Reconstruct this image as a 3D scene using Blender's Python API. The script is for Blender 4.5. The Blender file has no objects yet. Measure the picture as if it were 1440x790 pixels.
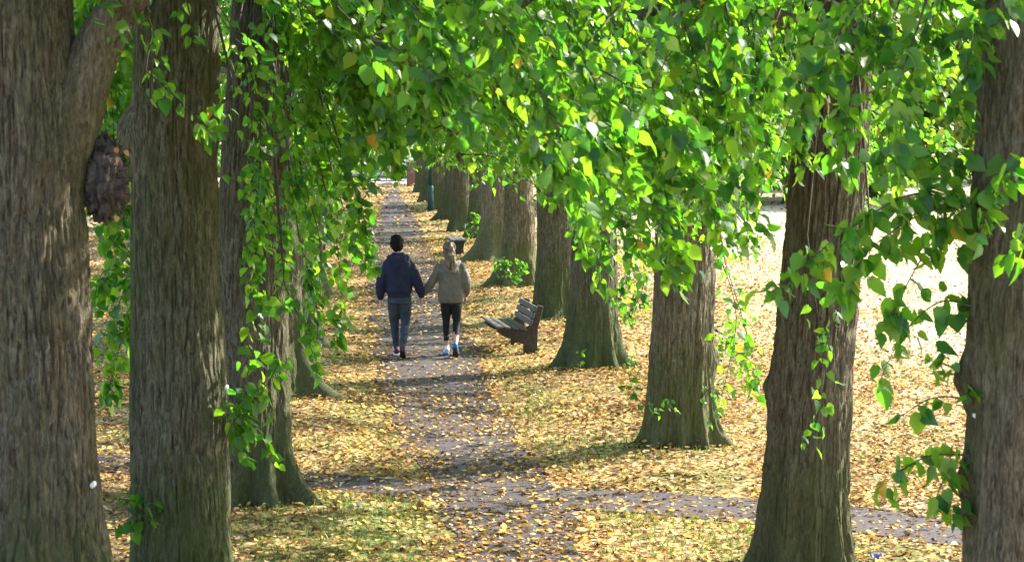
import bpy, math, random
import numpy as np
from mathutils import Vector, Matrix

random.seed(7)
rng = np.random.default_rng(11)
scene = bpy.context.scene
COL = scene.collection
PI = math.pi

# ------------------------------------------------------------------ camera model
H = 3.7
F = 3000.0                      # focal length in photo pixels (photo 1440 x 790)
TH = math.atan(245.0 / F)
cT, sT = math.cos(TH), math.sin(TH)


def ray(u, v):
    a = (u - 720.0) / F
    b = (395.0 - v) / F
    return np.array([a, cT + b * sT, -sT + b * cT])


def ground_pt(u, v, z=0.0):
    d = ray(u, v)
    t = (z - H) / d[2]
    return np.array([d[0] * t, d[1] * t, z])


def at(u, v, Y):
    d = ray(u, v)
    t = Y / d[1]
    return np.array([d[0] * t, Y, H + d[2] * t])


def proj(P):
    P = np.asarray(P, float)
    x, y, z = P[..., 0], P[..., 1], P[..., 2] - H
    f = y * cT - z * sT
    f = np.where(f < 0.05, 0.05, f)
    b = (y * sT + z * cT) / f
    return 720 + F * x / f, 395 - F * b


# ------------------------------------------------------------------ numpy noise
def _h(ix, iy, iz, s):
    n = (ix.astype(np.int64) * 374761393 + iy.astype(np.int64) * 668265263
         + iz.astype(np.int64) * 2147483647 + int(s) * 974711)
    n = (n ^ (n >> 13)) * 1274126177
    n = n & 0x7fffffff
    n = (n ^ (n >> 16)) * 73244475
    n = n & 0x7fffffff
    return (n & 0xffff) / 32767.5 - 1.0


def noise3(x, y, z, s=0):
    x, y, z = np.broadcast_arrays(np.asarray(x, float), np.asarray(y, float), np.asarray(z, float))
    xi, yi, zi = np.floor(x), np.floor(y), np.floor(z)
    fx, fy, fz = x - xi, y - yi, z - zi
    fx, fy, fz = [f * f * (3 - 2 * f) for f in (fx, fy, fz)]
    r = 0
    for dx in (0, 1):
        wx = fx if dx else 1 - fx
        for dy in (0, 1):
            wy = fy if dy else 1 - fy
            for dz in (0, 1):
                wz = fz if dz else 1 - fz
                r = r + wx * wy * wz * _h(xi + dx, yi + dy, zi + dz, s)
    return r


def fbm(x, y, z, s=0, o=3):
    r, a, f = 0, 1.0, 1.0
    for i in range(o):
        r = r + a * noise3(np.asarray(x) * f, np.asarray(y) * f, np.asarray(z) * f, s + i * 17)
        a *= .5
        f *= 2.03
    return r


def nrm(v):
    v = np.asarray(v, float)
    return v / np.maximum(np.linalg.norm(v, axis=-1, keepdims=True), 1e-9)


# ------------------------------------------------------------------ mesh / object helpers
def mesh_np(name, verts, faces, smooth=False):
    """verts (n,3); faces: list of (k,m) int arrays"""
    me = bpy.data.meshes.new(name)
    verts = np.asarray(verts, np.float32)
    faces = [np.asarray(f, np.int32) for f in faces if len(f)]
    me.vertices.add(len(verts))
    me.vertices.foreach_set('co', verts.ravel())
    li = np.concatenate([f.ravel() for f in faces])
    tot = np.concatenate([np.full(len(f), f.shape[1], np.int32) for f in faces])
    st = np.concatenate([[0], np.cumsum(tot)[:-1]]).astype(np.int32)
    me.loops.add(len(li))
    me.loops.foreach_set('vertex_index', li)
    me.polygons.add(len(tot))
    me.polygons.foreach_set('loop_start', st)
    me.polygons.foreach_set('loop_total', tot)
    if smooth:
        me.polygons.foreach_set('use_smooth', np.ones(len(tot), bool))
    me.update(calc_edges=True)
    return me


def link(name, me, mat=None, parent=None):
    o = bpy.data.objects.new(name, me)
    if mat is not None and me is not None:
        me.materials.clear()
        me.materials.append(mat)
    COL.objects.link(o)
    if parent is not None:
        o.parent = parent
    return o


def thing(name, label, cat, loc=(0, 0, 0), rz=0.0, group=None):
    o = bpy.data.objects.new(name, None)
    o.empty_display_size = .2
    o.location = loc
    o.rotation_euler = (0, 0, rz)
    COL.objects.link(o)
    tag(o, label, cat, group)
    return o


def tag(o, label=None, cat=None, group=None, kind=None):
    if label: o['label'] = label
    if cat: o['category'] = cat
    if group: o['group'] = group
    if kind: o['kind'] = kind
    return o


class MB:
    """collects polygons into one mesh"""
    def __init__(self):
        self.v, self.f, self.n = [], {}, 0

    def add(self, V, Fs):
        V = np.asarray(V, float).reshape(-1, 3)
        for f in Fs:
            f = np.asarray(f, int)
            if f.ndim == 1: f = f[None]
            self.f.setdefault(f.shape[1], []).append(f + self.n)
        self.v.append(V)
        self.n += len(V)
        return self

    def box(self, c, s, R=None, taper=1.0):
        x, y, z = np.array(s) / 2
        V = np.array([[i * x * (taper if k > 0 else 1), j * y * (taper if k > 0 else 1), k * z]
                      for k in (-1, 1) for j in (-1, 1) for i in (-1, 1)])
        if R is not None: V = V @ np.asarray(R).T
        V = V + np.array(c)
        return self.add(V, [np.array([[0, 2, 3, 1], [4, 5, 7, 6], [0, 1, 5, 4], [2, 6, 7, 3], [0, 4, 6, 2], [1, 3, 7, 5]])])

    def prism(self, poly, axis_vec, origin, ux, uy):
        """poly 2D list extruded along axis_vec"""
        poly = np.asarray(poly, float)
        n = len(poly)
        A = np.asarray(origin) + poly[:, :1] * np.asarray(ux) + poly[:, 1:] * np.asarray(uy)
        B = A + np.asarray(axis_vec)
        i = np.arange(n)
        j = (i + 1) % n
        self.add(np.vstack([A, B]), [np.stack([i, j, j + n, i + n], 1), i[::-1].copy(), i + n])
        return self

    def tube(self, pts, rad, seg=8, cap=True, rx=None):
        """rad: list of radii, or list of (a,b) with rx as first axis"""
        P = np.asarray(pts, float)
        n = len(P)
        T = nrm(np.gradient(P, axis=0))
        ref = np.array([0, 0, 1.0]) if rx is None else np.asarray(rx, float)
        if rx is None and abs(T[0] @ ref) > .9: ref = np.array([1.0, 0, 0])
        a = np.linspace(0, 2 * PI, seg, endpoint=False)
        rings = []
        U = ref
        for k in range(n):
            if rx is not None: U = ref
            U = U - T[k] * (U @ T[k])
            U = U / max(np.linalg.norm(U), 1e-9)
            W = np.cross(T[k], U)
            r = rad[k]
            ra, rb = (r if hasattr(r, '__len__') else (r, r))
            rings.append(P[k] + np.outer(np.cos(a) * ra, U) + np.outer(np.sin(a) * rb, W))
        V = np.vstack(rings)
        i = np.arange(seg)
        j = (i + 1) % seg
        Fq = np.vstack([np.stack([i + k * seg, j + k * seg, j + (k + 1) * seg, i + (k + 1) * seg], 1) for k in range(n - 1)])
        fs = [Fq]
        if cap: fs += [i[::-1].copy(), i + (n - 1) * seg]
        return self.add(V, fs)

    def ball(self, c, r, seg=14, rings=9, R=None):
        r = np.array(r if hasattr(r, '__len__') else (r, r, r), float)
        ph = np.linspace(0, PI, rings + 2)[1:-1]
        a = np.linspace(0, 2 * PI, seg, endpoint=False)
        V = [[0, 0, 1]] + [[math.sin(p) * math.cos(t), math.sin(p) * math.sin(t), math.cos(p)] for p in ph for t in a] + [[0, 0, -1]]
        V = np.array(V) * r
        if R is not None: V = V @ np.asarray(R).T
        V = V + np.array(c)
        i = np.arange(seg)
        j = (i + 1) % seg
        q = np.vstack([np.stack([1 + k * seg + i, 1 + (k + 1) * seg + i, 1 + (k + 1) * seg + j, 1 + k * seg + j], 1) for k in range(rings - 1)])
        t1 = np.stack([np.zeros(seg, int), 1 + i, 1 + j], 1)
        b = 1 + (rings - 1) * seg
        t2 = np.stack([np.full(seg, b + seg), b + j, b + i], 1)
        return self.add(V, [q, t1, t2])

    def mesh(self, name, smooth=False):
        return mesh_np(name, np.vstack(self.v), [np.vstack(x) for x in self.f.values()], smooth)

    def build(self, name, mat, parent=None, smooth=False, bevel=0):
        o = link(name, self.mesh(name, smooth), mat, parent)
        if bevel:
            b = o.modifiers.new('bevel', 'BEVEL')
            b.width = bevel
            b.segments = 2
            b.limit_method = 'ANGLE'
        return o


def rotm(axis, ang):
    return np.array(Matrix.Rotation(ang, 3, axis))


def smooth_curve(P, n):
    P = np.asarray(P, float)
    if len(P) == 2:
        t = np.linspace(0, 1, n)[:, None]
        return P[0] * (1 - t) + P[1] * t
    Q = np.vstack([2 * P[0] - P[1], P, 2 * P[-1] - P[-2]])
    out = []
    m = len(P) - 1
    for s in np.linspace(0, m - 1e-6, n):
        k = int(s)
        t = s - k
        p0, p1, p2, p3 = Q[k], Q[k + 1], Q[k + 2], Q[k + 3]
        out.append(.5 * ((2 * p1) + (p2 - p0) * t + (2 * p0 - 5 * p1 + 4 * p2 - p3) * t * t + (3 * p1 - p0 - 3 * p2 + p3) * t ** 3))
    return np.array(out)


# ------------------------------------------------------------------ materials
class NT:
    def __init__(self, name):
        self.m = bpy.data.materials.new(name)
        self.m.use_nodes = True
        self.t = self.m.node_tree
        self.t.nodes.clear()
        self.out = self.t.nodes.new('ShaderNodeOutputMaterial')

    def n(self, typ, **kw):
        nd = self.t.nodes.new(typ)
        for k, v in kw.items():
            if k.startswith('i_'):
                key = k[2:].replace('_', ' ')
                nd.inputs[key].default_value = v
            else:
                setattr(nd, k, v)
        return nd

    def l(self, a, b):
        self.t.links.new(a, b)

    def ramp(self, fac, stops, interp='LINEAR'):
        r = self.n('ShaderNodeValToRGB')
        e = r.color_ramp
        e.interpolation = interp
        while len(e.elements) < len(stops): e.elements.new(.5)
        for el, (p, c) in zip(e.elements, stops):
            el.position = p
            el.color = tuple(c) + ((1,) if len(c) == 3 else ())
        self.l(fac, r.inputs['Fac'])
        return r.outputs['Color']

    def mix(self, fac, a, b, mode='MIX'):
        m = self.n('ShaderNodeMix', data_type='RGBA', blend_type=mode)
        for s, x in ((m.inputs[0], fac), (m.inputs[6], a), (m.inputs[7], b)):
            if hasattr(x, 'is_linked'): self.l(x, s)
            elif hasattr(x, '__len__'): s.default_value = tuple(x) + ((1,) if len(x) == 3 else ())
            else: s.default_value = x
        return m.outputs[2]

    def coords(self, scale=(1, 1, 1), kind='Object'):
        tc = self.n('ShaderNodeTexCoord')
        mp = self.n('ShaderNodeMapping')
        mp.inputs['Scale'].default_value = scale
        self.l(tc.outputs[kind], mp.inputs['Vector'])
        return mp.outputs['Vector']

    def noise(self, vec, scale, detail=4, rough=.55, dist=0):
        t = self.n('ShaderNodeTexNoise')
        t.inputs['Scale'].default_value = scale
        t.inputs['Detail'].default_value = detail
        t.inputs['Roughness'].default_value = rough
        t.inputs['Distortion'].default_value = dist
        if vec is not None: self.l(vec, t.inputs['Vector'])
        return t.outputs['Fac']

    def bump(self, h, strength, dist, nrm_in=None):
        b = self.n('ShaderNodeBump')
        b.inputs['Strength'].default_value = strength
        b.inputs['Distance'].default_value = dist
        self.l(h, b.inputs['Height'])
        if nrm_in is not None: self.l(nrm_in, b.inputs['Normal'])
        return b.outputs['Normal']

    def pbr(self, color, rough=.6, normal=None, spec=.5, **kw):
        p = self.n('ShaderNodeBsdfPrincipled')
        for k, x in (('Base Color', color), ('Roughness', rough), ('Specular IOR Level', spec)):
            if hasattr(x, 'is_linked'): self.l(x, p.inputs[k])
            elif hasattr(x, '__len__'): p.inputs[k].default_value = tuple(x) + (1,)
            else: p.inputs[k].default_value = x
        if normal is not None: self.l(normal, p.inputs['Normal'])
        for k, v in kw.items(): p.inputs[k.replace('_', ' ')].default_value = v
        return p.outputs['BSDF']

    def done(self, sh):
        self.l(sh, self.out.inputs['Surface'])
        return self.m


def simple(name, col, rough=.6, var=.25, scale=20, bump=.0, spec=.4, metallic=0.0, stretch=(1, 1, 1)):
    t = NT(name)
    v = t.coords(stretch)
    f = t.noise(v, scale, 5)
    c = t.ramp(f, [(.3, [x * (1 - var) for x in col]), (.7, [min(1, x * (1 + var)) for x in col])])
    nm = t.bump(f, bump, .02) if bump else None
    return t.done(t.pbr(c, rough, nm, spec, Metallic=metallic))


def bark_material(name, tint=(1, 1, 1), green=.5):
    t = NT(name)
    oi = t.n('ShaderNodeObjectInfo')
    tc = t.n('ShaderNodeTexCoord')
    def mapped(s):
        mp = t.n('ShaderNodeMapping')
        mp.inputs['Scale'].default_value = s
        t.l(tc.outputs['Object'], mp.inputs['Vector'])
        return mp.outputs['Vector']
    v1 = mapped((1, 1, .20))
    v2 = mapped((1, 1, .3))
    v3 = mapped((1, 1, .35))
    streak = t.noise(v1, 36, 7, .70, 1.0)
    fine = t.noise(v2, 95, 4, .6)
    big = t.noise(v3, 2.2, 4, .6, .3)
    mid = t.noise(v2, 7, 4, .6)
    c1 = t.ramp(streak, [(.37, (.018, .015, .011)), (.45, (.082, .069, .051)), (.56, (.165, .146, .112)), (.70, (.28, .26, .21))])
    c2 = t.mix(.28, c1, t.ramp(fine, [(.36, (.02, .015, .010)), (.64, (.21, .18, .14))]))
    # brown-red underbark against grey plates
    c3 = t.mix(t.ramp(mid, [(.45, (0, 0, 0)), (.70, (.35, .35, .35))]), c2, (.115, .072, .042))
    # algae and moss
    gm = t.ramp(big, [(.46, (0, 0, 0)), (.64, (green, green, green))])
    c4 = t.mix(gm, c3, t.mix(streak, (.03, .035, .012), (.105, .115, .05)))
    # pale lichen specks and moss on the foot of the trunk
    lich = t.noise(mapped((1, 1, .6)), 13, 5, .7, .6)
    c4 = t.mix(t.ramp(lich, [(.60, (0, 0, 0)), (.72, (.45, .45, .45))]), c4, (.24, .255, .215))
    sz = t.n('ShaderNodeSeparateXYZ')
    t.l(tc.outputs['Object'], sz.inputs[0])
    mz = t.n('ShaderNodeMath', operation='MULTIPLY_ADD')
    t.l(lich, mz.inputs[0]); mz.inputs[1].default_value = -1.6; t.l(sz.outputs[2], mz.inputs[2])
    c4 = t.mix(t.ramp(mz.outputs[0], [(0.0, (.6, .6, .6)), (.35, (0, 0, 0))]), c4, t.mix(fine, (.02, .03, .008), (.10, .125, .04)))
    c5 = t.mix(1.0, c4, tint, 'MULTIPLY')
    hsum = t.n('ShaderNodeMath', operation='ADD')
    t.l(streak, hsum.inputs[0]); t.l(fine, hsum.inputs[1])
    nm = t.bump(hsum.outputs[0], .9, .03)
    return t.done(t.pbr(c5, .88, nm, .2))


def leaf_material(name, stops, tstops, trans=.42, rough=.36, ycol=True, spec=.5):
    t = NT(name)
    g = t.n('ShaderNodeNewGeometry')
    rnd = g.outputs['Random Per Island']
    base = t.ramp(rnd, stops)
    tr = t.ramp(rnd, tstops)
    vein = t.noise(t.coords(), 60, 2)
    base = t.mix(.25, base, t.mix(vein, (.6, .6, .6), (1.3, 1.3, 1.3)), 'MULTIPLY')
    p = t.pbr(base, rough, None, spec)
    tb = t.n('ShaderNodeBsdfTranslucent')
    t.l(tr, tb.inputs['Color'])
    mx = t.n('ShaderNodeMixShader')
    mx.inputs[0].default_value = trans
    t.l(p, mx.inputs[1]); t.l(tb.outputs[0], mx.inputs[2])
    return t.done(mx.outputs[0])


M = {}
M['bark'] = bark_material('lime_bark', (.97, 1.0, .93), .6)
M['bark_red'] = bark_material('lime_bark_brown', (.99, .96, .86), .55)
M['bark_pale'] = bark_material('lime_bark_pale', (1.35, 1.30, 1.14), .45)
M['bark_moss'] = bark_material('lime_bark_mossy', (.92, 1.0, .84), .8)
M['twig'] = simple('twig_bark', (.055, .042, .028), .8, .4, 30)
GREEN = [(0, (.022, .074, .024)), (.25, (.034, .098, .024)), (.5, (.050, .128, .018)), (.75, (.072, .16, .02)), (.96, (.11, .20, .028)), (.991, (.15, .23, .03)), (.994, (.50, .38, .04)), (1, (.45, .24, .04))]
GTR = [(0, (.07, .31, .022)), (.25, (.12, .41, .016)), (.5, (.20, .53, .012)), (.75, (.25, .57, .018)), (.96, (.36, .66, .028)), (.991, (.40, .66, .03)), (.994, (.85, .62, .05)), (1, (.65, .32, .04))]
M['leaf'] = leaf_material('lime_leaf', GREEN, GTR, .50, .40, spec=.45)
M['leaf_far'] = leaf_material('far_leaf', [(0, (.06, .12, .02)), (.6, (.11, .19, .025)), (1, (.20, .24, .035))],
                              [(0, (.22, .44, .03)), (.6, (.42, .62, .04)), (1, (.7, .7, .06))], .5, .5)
M['litter'] = leaf_material('fallen_leaf', [(0, (.055, .028, .016)), (.22, (.125, .056, .026)), (.40, (.26, .125, .046)), (.54, (.41, .22, .072)), (.67, (.55, .34, .075)), (.84, (.63, .42, .085)), (.93, (.52, .39, .26)), (1, (.32, .23, .08))],
                            [(0, (.2, .09, .03)), (.5, (.5, .3, .08)), (1, (.6, .45, .1))], .14, .75, spec=.12)
M['grass'] = leaf_material('grass_blade', [(0, (.08, .14, .025)), (.6, (.14, .21, .04)), (1, (.26, .28, .09))],
                           [(0, (.16, .3, .04)), (1, (.35, .42, .08))], .3, .5, spec=.3)

# ------------------------------------------------------------------ world, sun, camera
AZ, EL = math.radians(60), math.radians(37)
w = bpy.data.worlds.new('World')
scene.world = w
w.use_nodes = True
nt = w.node_tree
sky = nt.nodes.new('ShaderNodeTexSky')
sky.sky_type = 'NISHITA'
sky.sun_disc = False
sky.sun_elevation = EL
sky.sun_rotation = AZ
sky.air_density = 1.0
sky.dust_density = 1.5
bg = nt.nodes['Background']
bg.inputs['Strength'].default_value = .15
nt.links.new(sky.outputs[0], bg.inputs['Color'])

sd = bpy.data.lights.new('sun', 'SUN')
sd.energy = 4.7
sd.angle = math.radians(.55)
sd.color = (1.0, .93, .82)
so = bpy.data.objects.new('sun', sd)
S = Vector((math.cos(EL) * math.sin(AZ), math.cos(EL) * math.cos(AZ), math.sin(EL)))
so.rotation_euler = S.to_track_quat('Z', 'Y').to_euler()
so.location = (40, 40, 60)
COL.objects.link(so)

cd = bpy.data.cameras.new('camera')
cd.sensor_width = 36
cd.lens = F / 1440 * 36
cd.clip_end = 2000
cd.clip_start = .1
cd.dof.use_dof = True
cd.dof.focus_distance = 27
cd.dof.aperture_fstop = 75 / 12.0
co = bpy.data.objects.new('camera', cd)
co.location = (0, 0, H)
co.rotation_euler = (PI / 2 - TH, 0, 0)
COL.objects.link(co)
scene.camera = co
scene.view_settings.view_transform = 'Standard'
scene.view_settings.look = 'None'
scene.view_settings.exposure = 2.05
scene.view_settings.gamma = 1
cy = scene.cycles
cy.use_denoising = True
cy.max_bounces = 7
cy.diffuse_bounces = 4
cy.glossy_bounces = 2
cy.transmission_bounces = 4
cy.transparent_max_bounces = 4
cy.sample_clamp_indirect = 6

# ------------------------------------------------------------------ paths and ground
def world_line(pix):
    return np.array([ground_pt(u, v)[:2] for u, v in pix])


mainL = world_line([(640, 815), (628, 760), (612, 712), (598, 668), (566, 620), (546, 580), (535, 540), (528, 500), (521, 450), (515, 400), (514, 360), (520, 325), (532, 297), (541, 280), (543, 268), (541, 262)])
mainR = world_line([(850, 815), (822, 760), (808, 712), (775, 664), (733, 625), (712, 585), (694, 545), (676, 505), (652, 450), (630, 400), (610, 362), (592, 325), (578, 297), (568, 280), (562, 268), (557, 262)])
crossU = world_line([(-200, 608), (0, 628), (150, 640), (440, 664), (600, 676), (860, 690), (1060, 700), (1200, 713), (1370, 737), (1500, 757), (1640, 780)])
crossD = world_line([(-200, 636), (0, 654), (150, 664), (440, 688), (600, 702), (860, 719), (1060, 736), (1200, 750), (1370, 770), (1500, 788), (1640, 812)])


def resample(A, B, step):
    def par(P):
        d = np.concatenate([[0], np.cumsum(np.linalg.norm(np.diff(P, axis=0), axis=1))])
        return d / d[-1], d[-1]
    ta, la = par(A)
    n = max(4, int(la / step))
    t = np.linspace(0, 1, n)
    # interpolate both by index parameter so that the pairs stay opposite
    k = np.interp(t, ta, np.arange(len(A)))
    f = lambda P: np.stack([np.interp(k, np.arange(len(P)), P[:, i]) for i in (0, 1)], 1)
    return f(A), f(B)


mA, mB = resample(mainL, mainR, .3)
cA, cB = resample(crossU, crossD, .3)
PATHS = [((mA + mB) / 2, np.linalg.norm(mA - mB, axis=1) / 2), ((cA + cB) / 2, np.abs(cA[:, 1] - cB[:, 1]) / 2)]


def path_dist(x, y):
    """signed distance outside the path edge (negative inside), min over both paths; vectorised and coarse"""
    x = np.asarray(x, float)
    y = np.asarray(y, float)
    sh = x.shape
    x, y = x.ravel(), y.ravel()
    out = np.full(len(x), 1e9)
    # main path is a function of y, the cross path a function of x
    C, W = PATHS[0]
    o = np.argsort(C[:, 1])
    cx = np.interp(y, C[o, 1], C[o, 0])
    ww = np.interp(y, C[o, 1], np.abs(mB[o, 0] - mA[o, 0]) / 2)
    d1 = np.abs(x - cx) - ww
    C, W = PATHS[1]
    o = np.argsort(C[:, 0])
    cyy = np.interp(x, C[o, 0], C[o, 1])
    w2 = np.interp(x, C[o, 0], W[o])
    d2 = np.abs(y - cyy) - w2
    far = y > 112
    d1 = np.where(far, 9, d1)
    return np.minimum(d1, d2).reshape(sh), d1.reshape(sh), d2.reshape(sh)


def height(x, y):
    d, _, _ = path_dist(x, y)
    m = np.clip((d - .05) / .8, 0, 1)
    m = m * m * (3 - 2 * m)
    h = .035 * noise3(np.asarray(x) * .55, np.asarray(y) * .55, 0, 3) + .05 * noise3(np.asarray(x) * .2, np.asarray(y) * .2, 0, 4) + .045
    return m * h


# ground: one sheet, fine near the camera, coarse out to the horizon
def graded(lo, hi, flo, fhi, step, grow=1.25):
    a = list(np.arange(flo, fhi + 1e-6, step))
    s = step
    p = fhi
    while p < hi:
        s *= grow
        p += s
        a.append(min(p, hi))
    s = step
    p = flo
    pre = []
    while p > lo:
        s *= grow
        p -= s
        pre.append(max(p, lo))
    return np.array(pre[::-1] + a)


gx = graded(-700, 700, -14, 14, .16)
gy = graded(-60, 900, 11, 62, .16)
GX, GY = np.meshgrid(gx, gy)
GZ = height(GX, GY)
nx, ny = len(gx), len(gy)
idx = np.arange(nx * ny).reshape(ny, nx)
quads = np.stack([idx[:-1, :-1], idx[:-1, 1:], idx[1:, 1:], idx[1:, :-1]], -1).reshape(-1, 4)

t = NT('leafy_grass_ground')
v = t.coords()
vor = t.n('ShaderNodeTexVoronoi')
vor.inputs['Scale'].default_value = 17
t.l(v, vor.inputs['Vector'])
sep = t.n('ShaderNodeSeparateColor')
t.l(vor.outputs['Color'], sep.inputs[0])
lit = t.ramp(sep.outputs[0], [(0, (.10, .05, .025)), (.25, (.20, .10, .045)), (.5, (.34, .19, .075)), (.75, (.48, .31, .13)), (1, (.55, .43, .25))])
gr = t.ramp(t.noise(v, 22, 5, .6), [(.3, (.045, .06, .02)), (.5, (.09, .125, .03)), (.7, (.17, .19, .06))])
n1 = t.noise(v, .45, 5, .6)
n2 = t.noise(v, 9, 3, .6)
msum = t.n('ShaderNodeMath', operation='MULTIPLY_ADD')
t.l(n2, msum.inputs[0]); msum.inputs[1].default_value = .45; t.l(n1, msum.inputs[2])
mk = t.ramp(msum.outputs[0], [(.58, (1, 1, 1)), (.80, (0, 0, 0))])
soil = t.ramp(t.noise(v, 6, 4), [(.35, (.05, .035, .022)), (.65, (.12, .085, .05))])
near = t.mix(mk, lit, gr)
near = t.mix(t.ramp(t.noise(v, 3.3, 4, .6), [(.5, (0, 0, 0)), (.7, (.6, .6, .6))]), near, soil)
# dry pale park grass away from the avenue
dry = t.ramp(t.noise(v, .8, 6, .6), [(.3, (.34, .30, .17)), (.5, (.50, .44, .29)), (.7, (.60, .53, .37))])
sx = t.n('ShaderNodeSeparateXYZ')
t.l(v, sx.inputs[0])
# distance to avenue axis: x + .078*y
ax = t.n('ShaderNodeMath', operation='MULTIPLY_ADD')
t.l(sx.outputs[1], ax.inputs[0]); ax.inputs[1].default_value = .078; t.l(sx.outputs[0], ax.inputs[2])
ab = t.n('ShaderNodeMath', operation='ABSOLUTE')
t.l(ax.outputs[0], ab.inputs[0])
mr = t.n('ShaderNodeMapRange')
mr.inputs['From Min'].default_value = 4.5; mr.inputs['From Max'].default_value = 9.5
t.l(ab.outputs[0], mr.inputs['Value'])
colg = t.mix(mr.outputs[0], near, t.mix(.22, dry, lit))
nm = t.bump(vor.outputs['Distance'], .5, .03)
M['ground'] = t.done(t.pbr(colg, .9, nm, .2))
g = link('ground', mesh_np('ground', np.stack([GX, GY, GZ], -1).reshape(-1, 3), [quads], True), M['ground'])
tag(g, kind='structure')

t = NT('worn_tarmac')
v = t.coords()
c = t.ramp(t.noise(v, 1.2, 6, .65), [(.3, (.032, .026, .028)), (.55, (.050, .041, .043)), (.75, (.080, .066, .064))])
c = t.mix(.5, c, t.ramp(t.noise(v, 140, 3, .7), [(.35, (.016, .013, .017)), (.65, (.10, .086, .094))]))
c = t.mix(t.ramp(t.noise(v, 2.6, 5, .65), [(.52, (0, 0, 0)), (.72, (.5, .5, .5))]), c, (.12, .085, .06))
M['tarmac'] = t.done(t.pbr(c, .8, t.bump(t.noise(v, 120, 4, .7), .6, .01), .3))


def strip(name, A, B, dz, seed, ncross=10):
    n = len(A)
    s = np.arange(n) * .3
    d = nrm(B - A)
    A = A + d * (.10 * fbm(s * 1.1, 0, 0, seed))[:, None]
    B = B + d * (.10 * fbm(s * 1.1, 5, 0, seed + 1))[:, None]
    k = np.linspace(0, 1, ncross)
    P = A[:, None] * (1 - k)[None, :, None] + B[:, None] * k[None, :, None]
    Z = height(P[..., 0], P[..., 1]) + dz
    V = np.concatenate([P, Z[..., None]], -1).reshape(-1, 3)
    ii = np.arange(n * ncross).reshape(n, ncross)
    q = np.stack([ii[:-1, :-1], ii[:-1, 1:], ii[1:, 1:], ii[1:, :-1]], -1).reshape(-1, 4)
    # make normals face up
    e1 = V[q[:, 1]] - V[q[:, 0]]
    e2 = V[q[:, 3]] - V[q[:, 0]]
    if np.mean(np.cross(e1, e2)[:, 2]) < 0: q = q[:, ::-1]
    return tag(link(name, mesh_np(name, V, [q], True), M['tarmac']), kind='structure')


strip('path', mA, mB, .008, 21)
strip('crossing_path', cA, cB, .012, 31)

# ------------------------------------------------------------------ leaf builders
LT_HI = np.array([[0, 0, 0], [.48, 0, -.015], [1.10, 0, -.16],
                  [-.07, .20, .03], [.10, .43, .07], [.48, .46, .05], [.82, .22, -.05],
                  [-.07, -.20, .03], [.10, -.43, .07], [.48, -.46, .05], [.82, -.22, -.05]])
LT_HI_F3 = np.array([[0, 4, 3], [0, 7, 8]])
LT_HI_F4 = np.array([[0, 1, 5, 4], [1, 2, 6, 5], [0, 8, 9, 1], [1, 9, 10, 2]])
LT_LO = np.array([[0, 0, 0], [.12, .40, .06], [.62, .38, .03], [1.06, 0, -.1], [.62, -.38, .03], [.12, -.40, .06]])
LT_LO_F4 = np.array([[0, 3, 2, 1], [0, 5, 4, 3]])


def leaf_geom(P, D, N, Sz, hi=True):
    D = nrm(D)
    N = nrm(N - D * np.sum(N * D, -1, keepdims=True))
    B = np.cross(N, D)
    T = LT_HI if hi else LT_LO
    n = len(P)
    fold = rng.uniform(-.8, 2.6, n)
    wsc = rng.uniform(.72, 1.08, n)
    skew = rng.normal(0, .10, n)
    V = (P[:, None] + (T[None, :, 0, None] * D[:, None] + (T[None, :, 1] * wsc[:, None] + T[None, :, 0] ** 2 * skew[:, None])[..., None] * B[:, None]
                       + (T[None, :, 2] * fold[:, None])[..., None] * N[:, None]) * Sz[:, None, None])
    off = (np.arange(n) * len(T))[:, None, None]
    if hi:
        fs = [(LT_HI_F4[None] + off).reshape(-1, 4), (LT_HI_F3[None] + off).reshape(-1, 3)]
    else:
        fs = [(LT_LO_F4[None] + off).reshape(-1, 4)]
    return V.reshape(-1, 3), fs


WIND = np.array([.45, -.05, 0])


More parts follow.
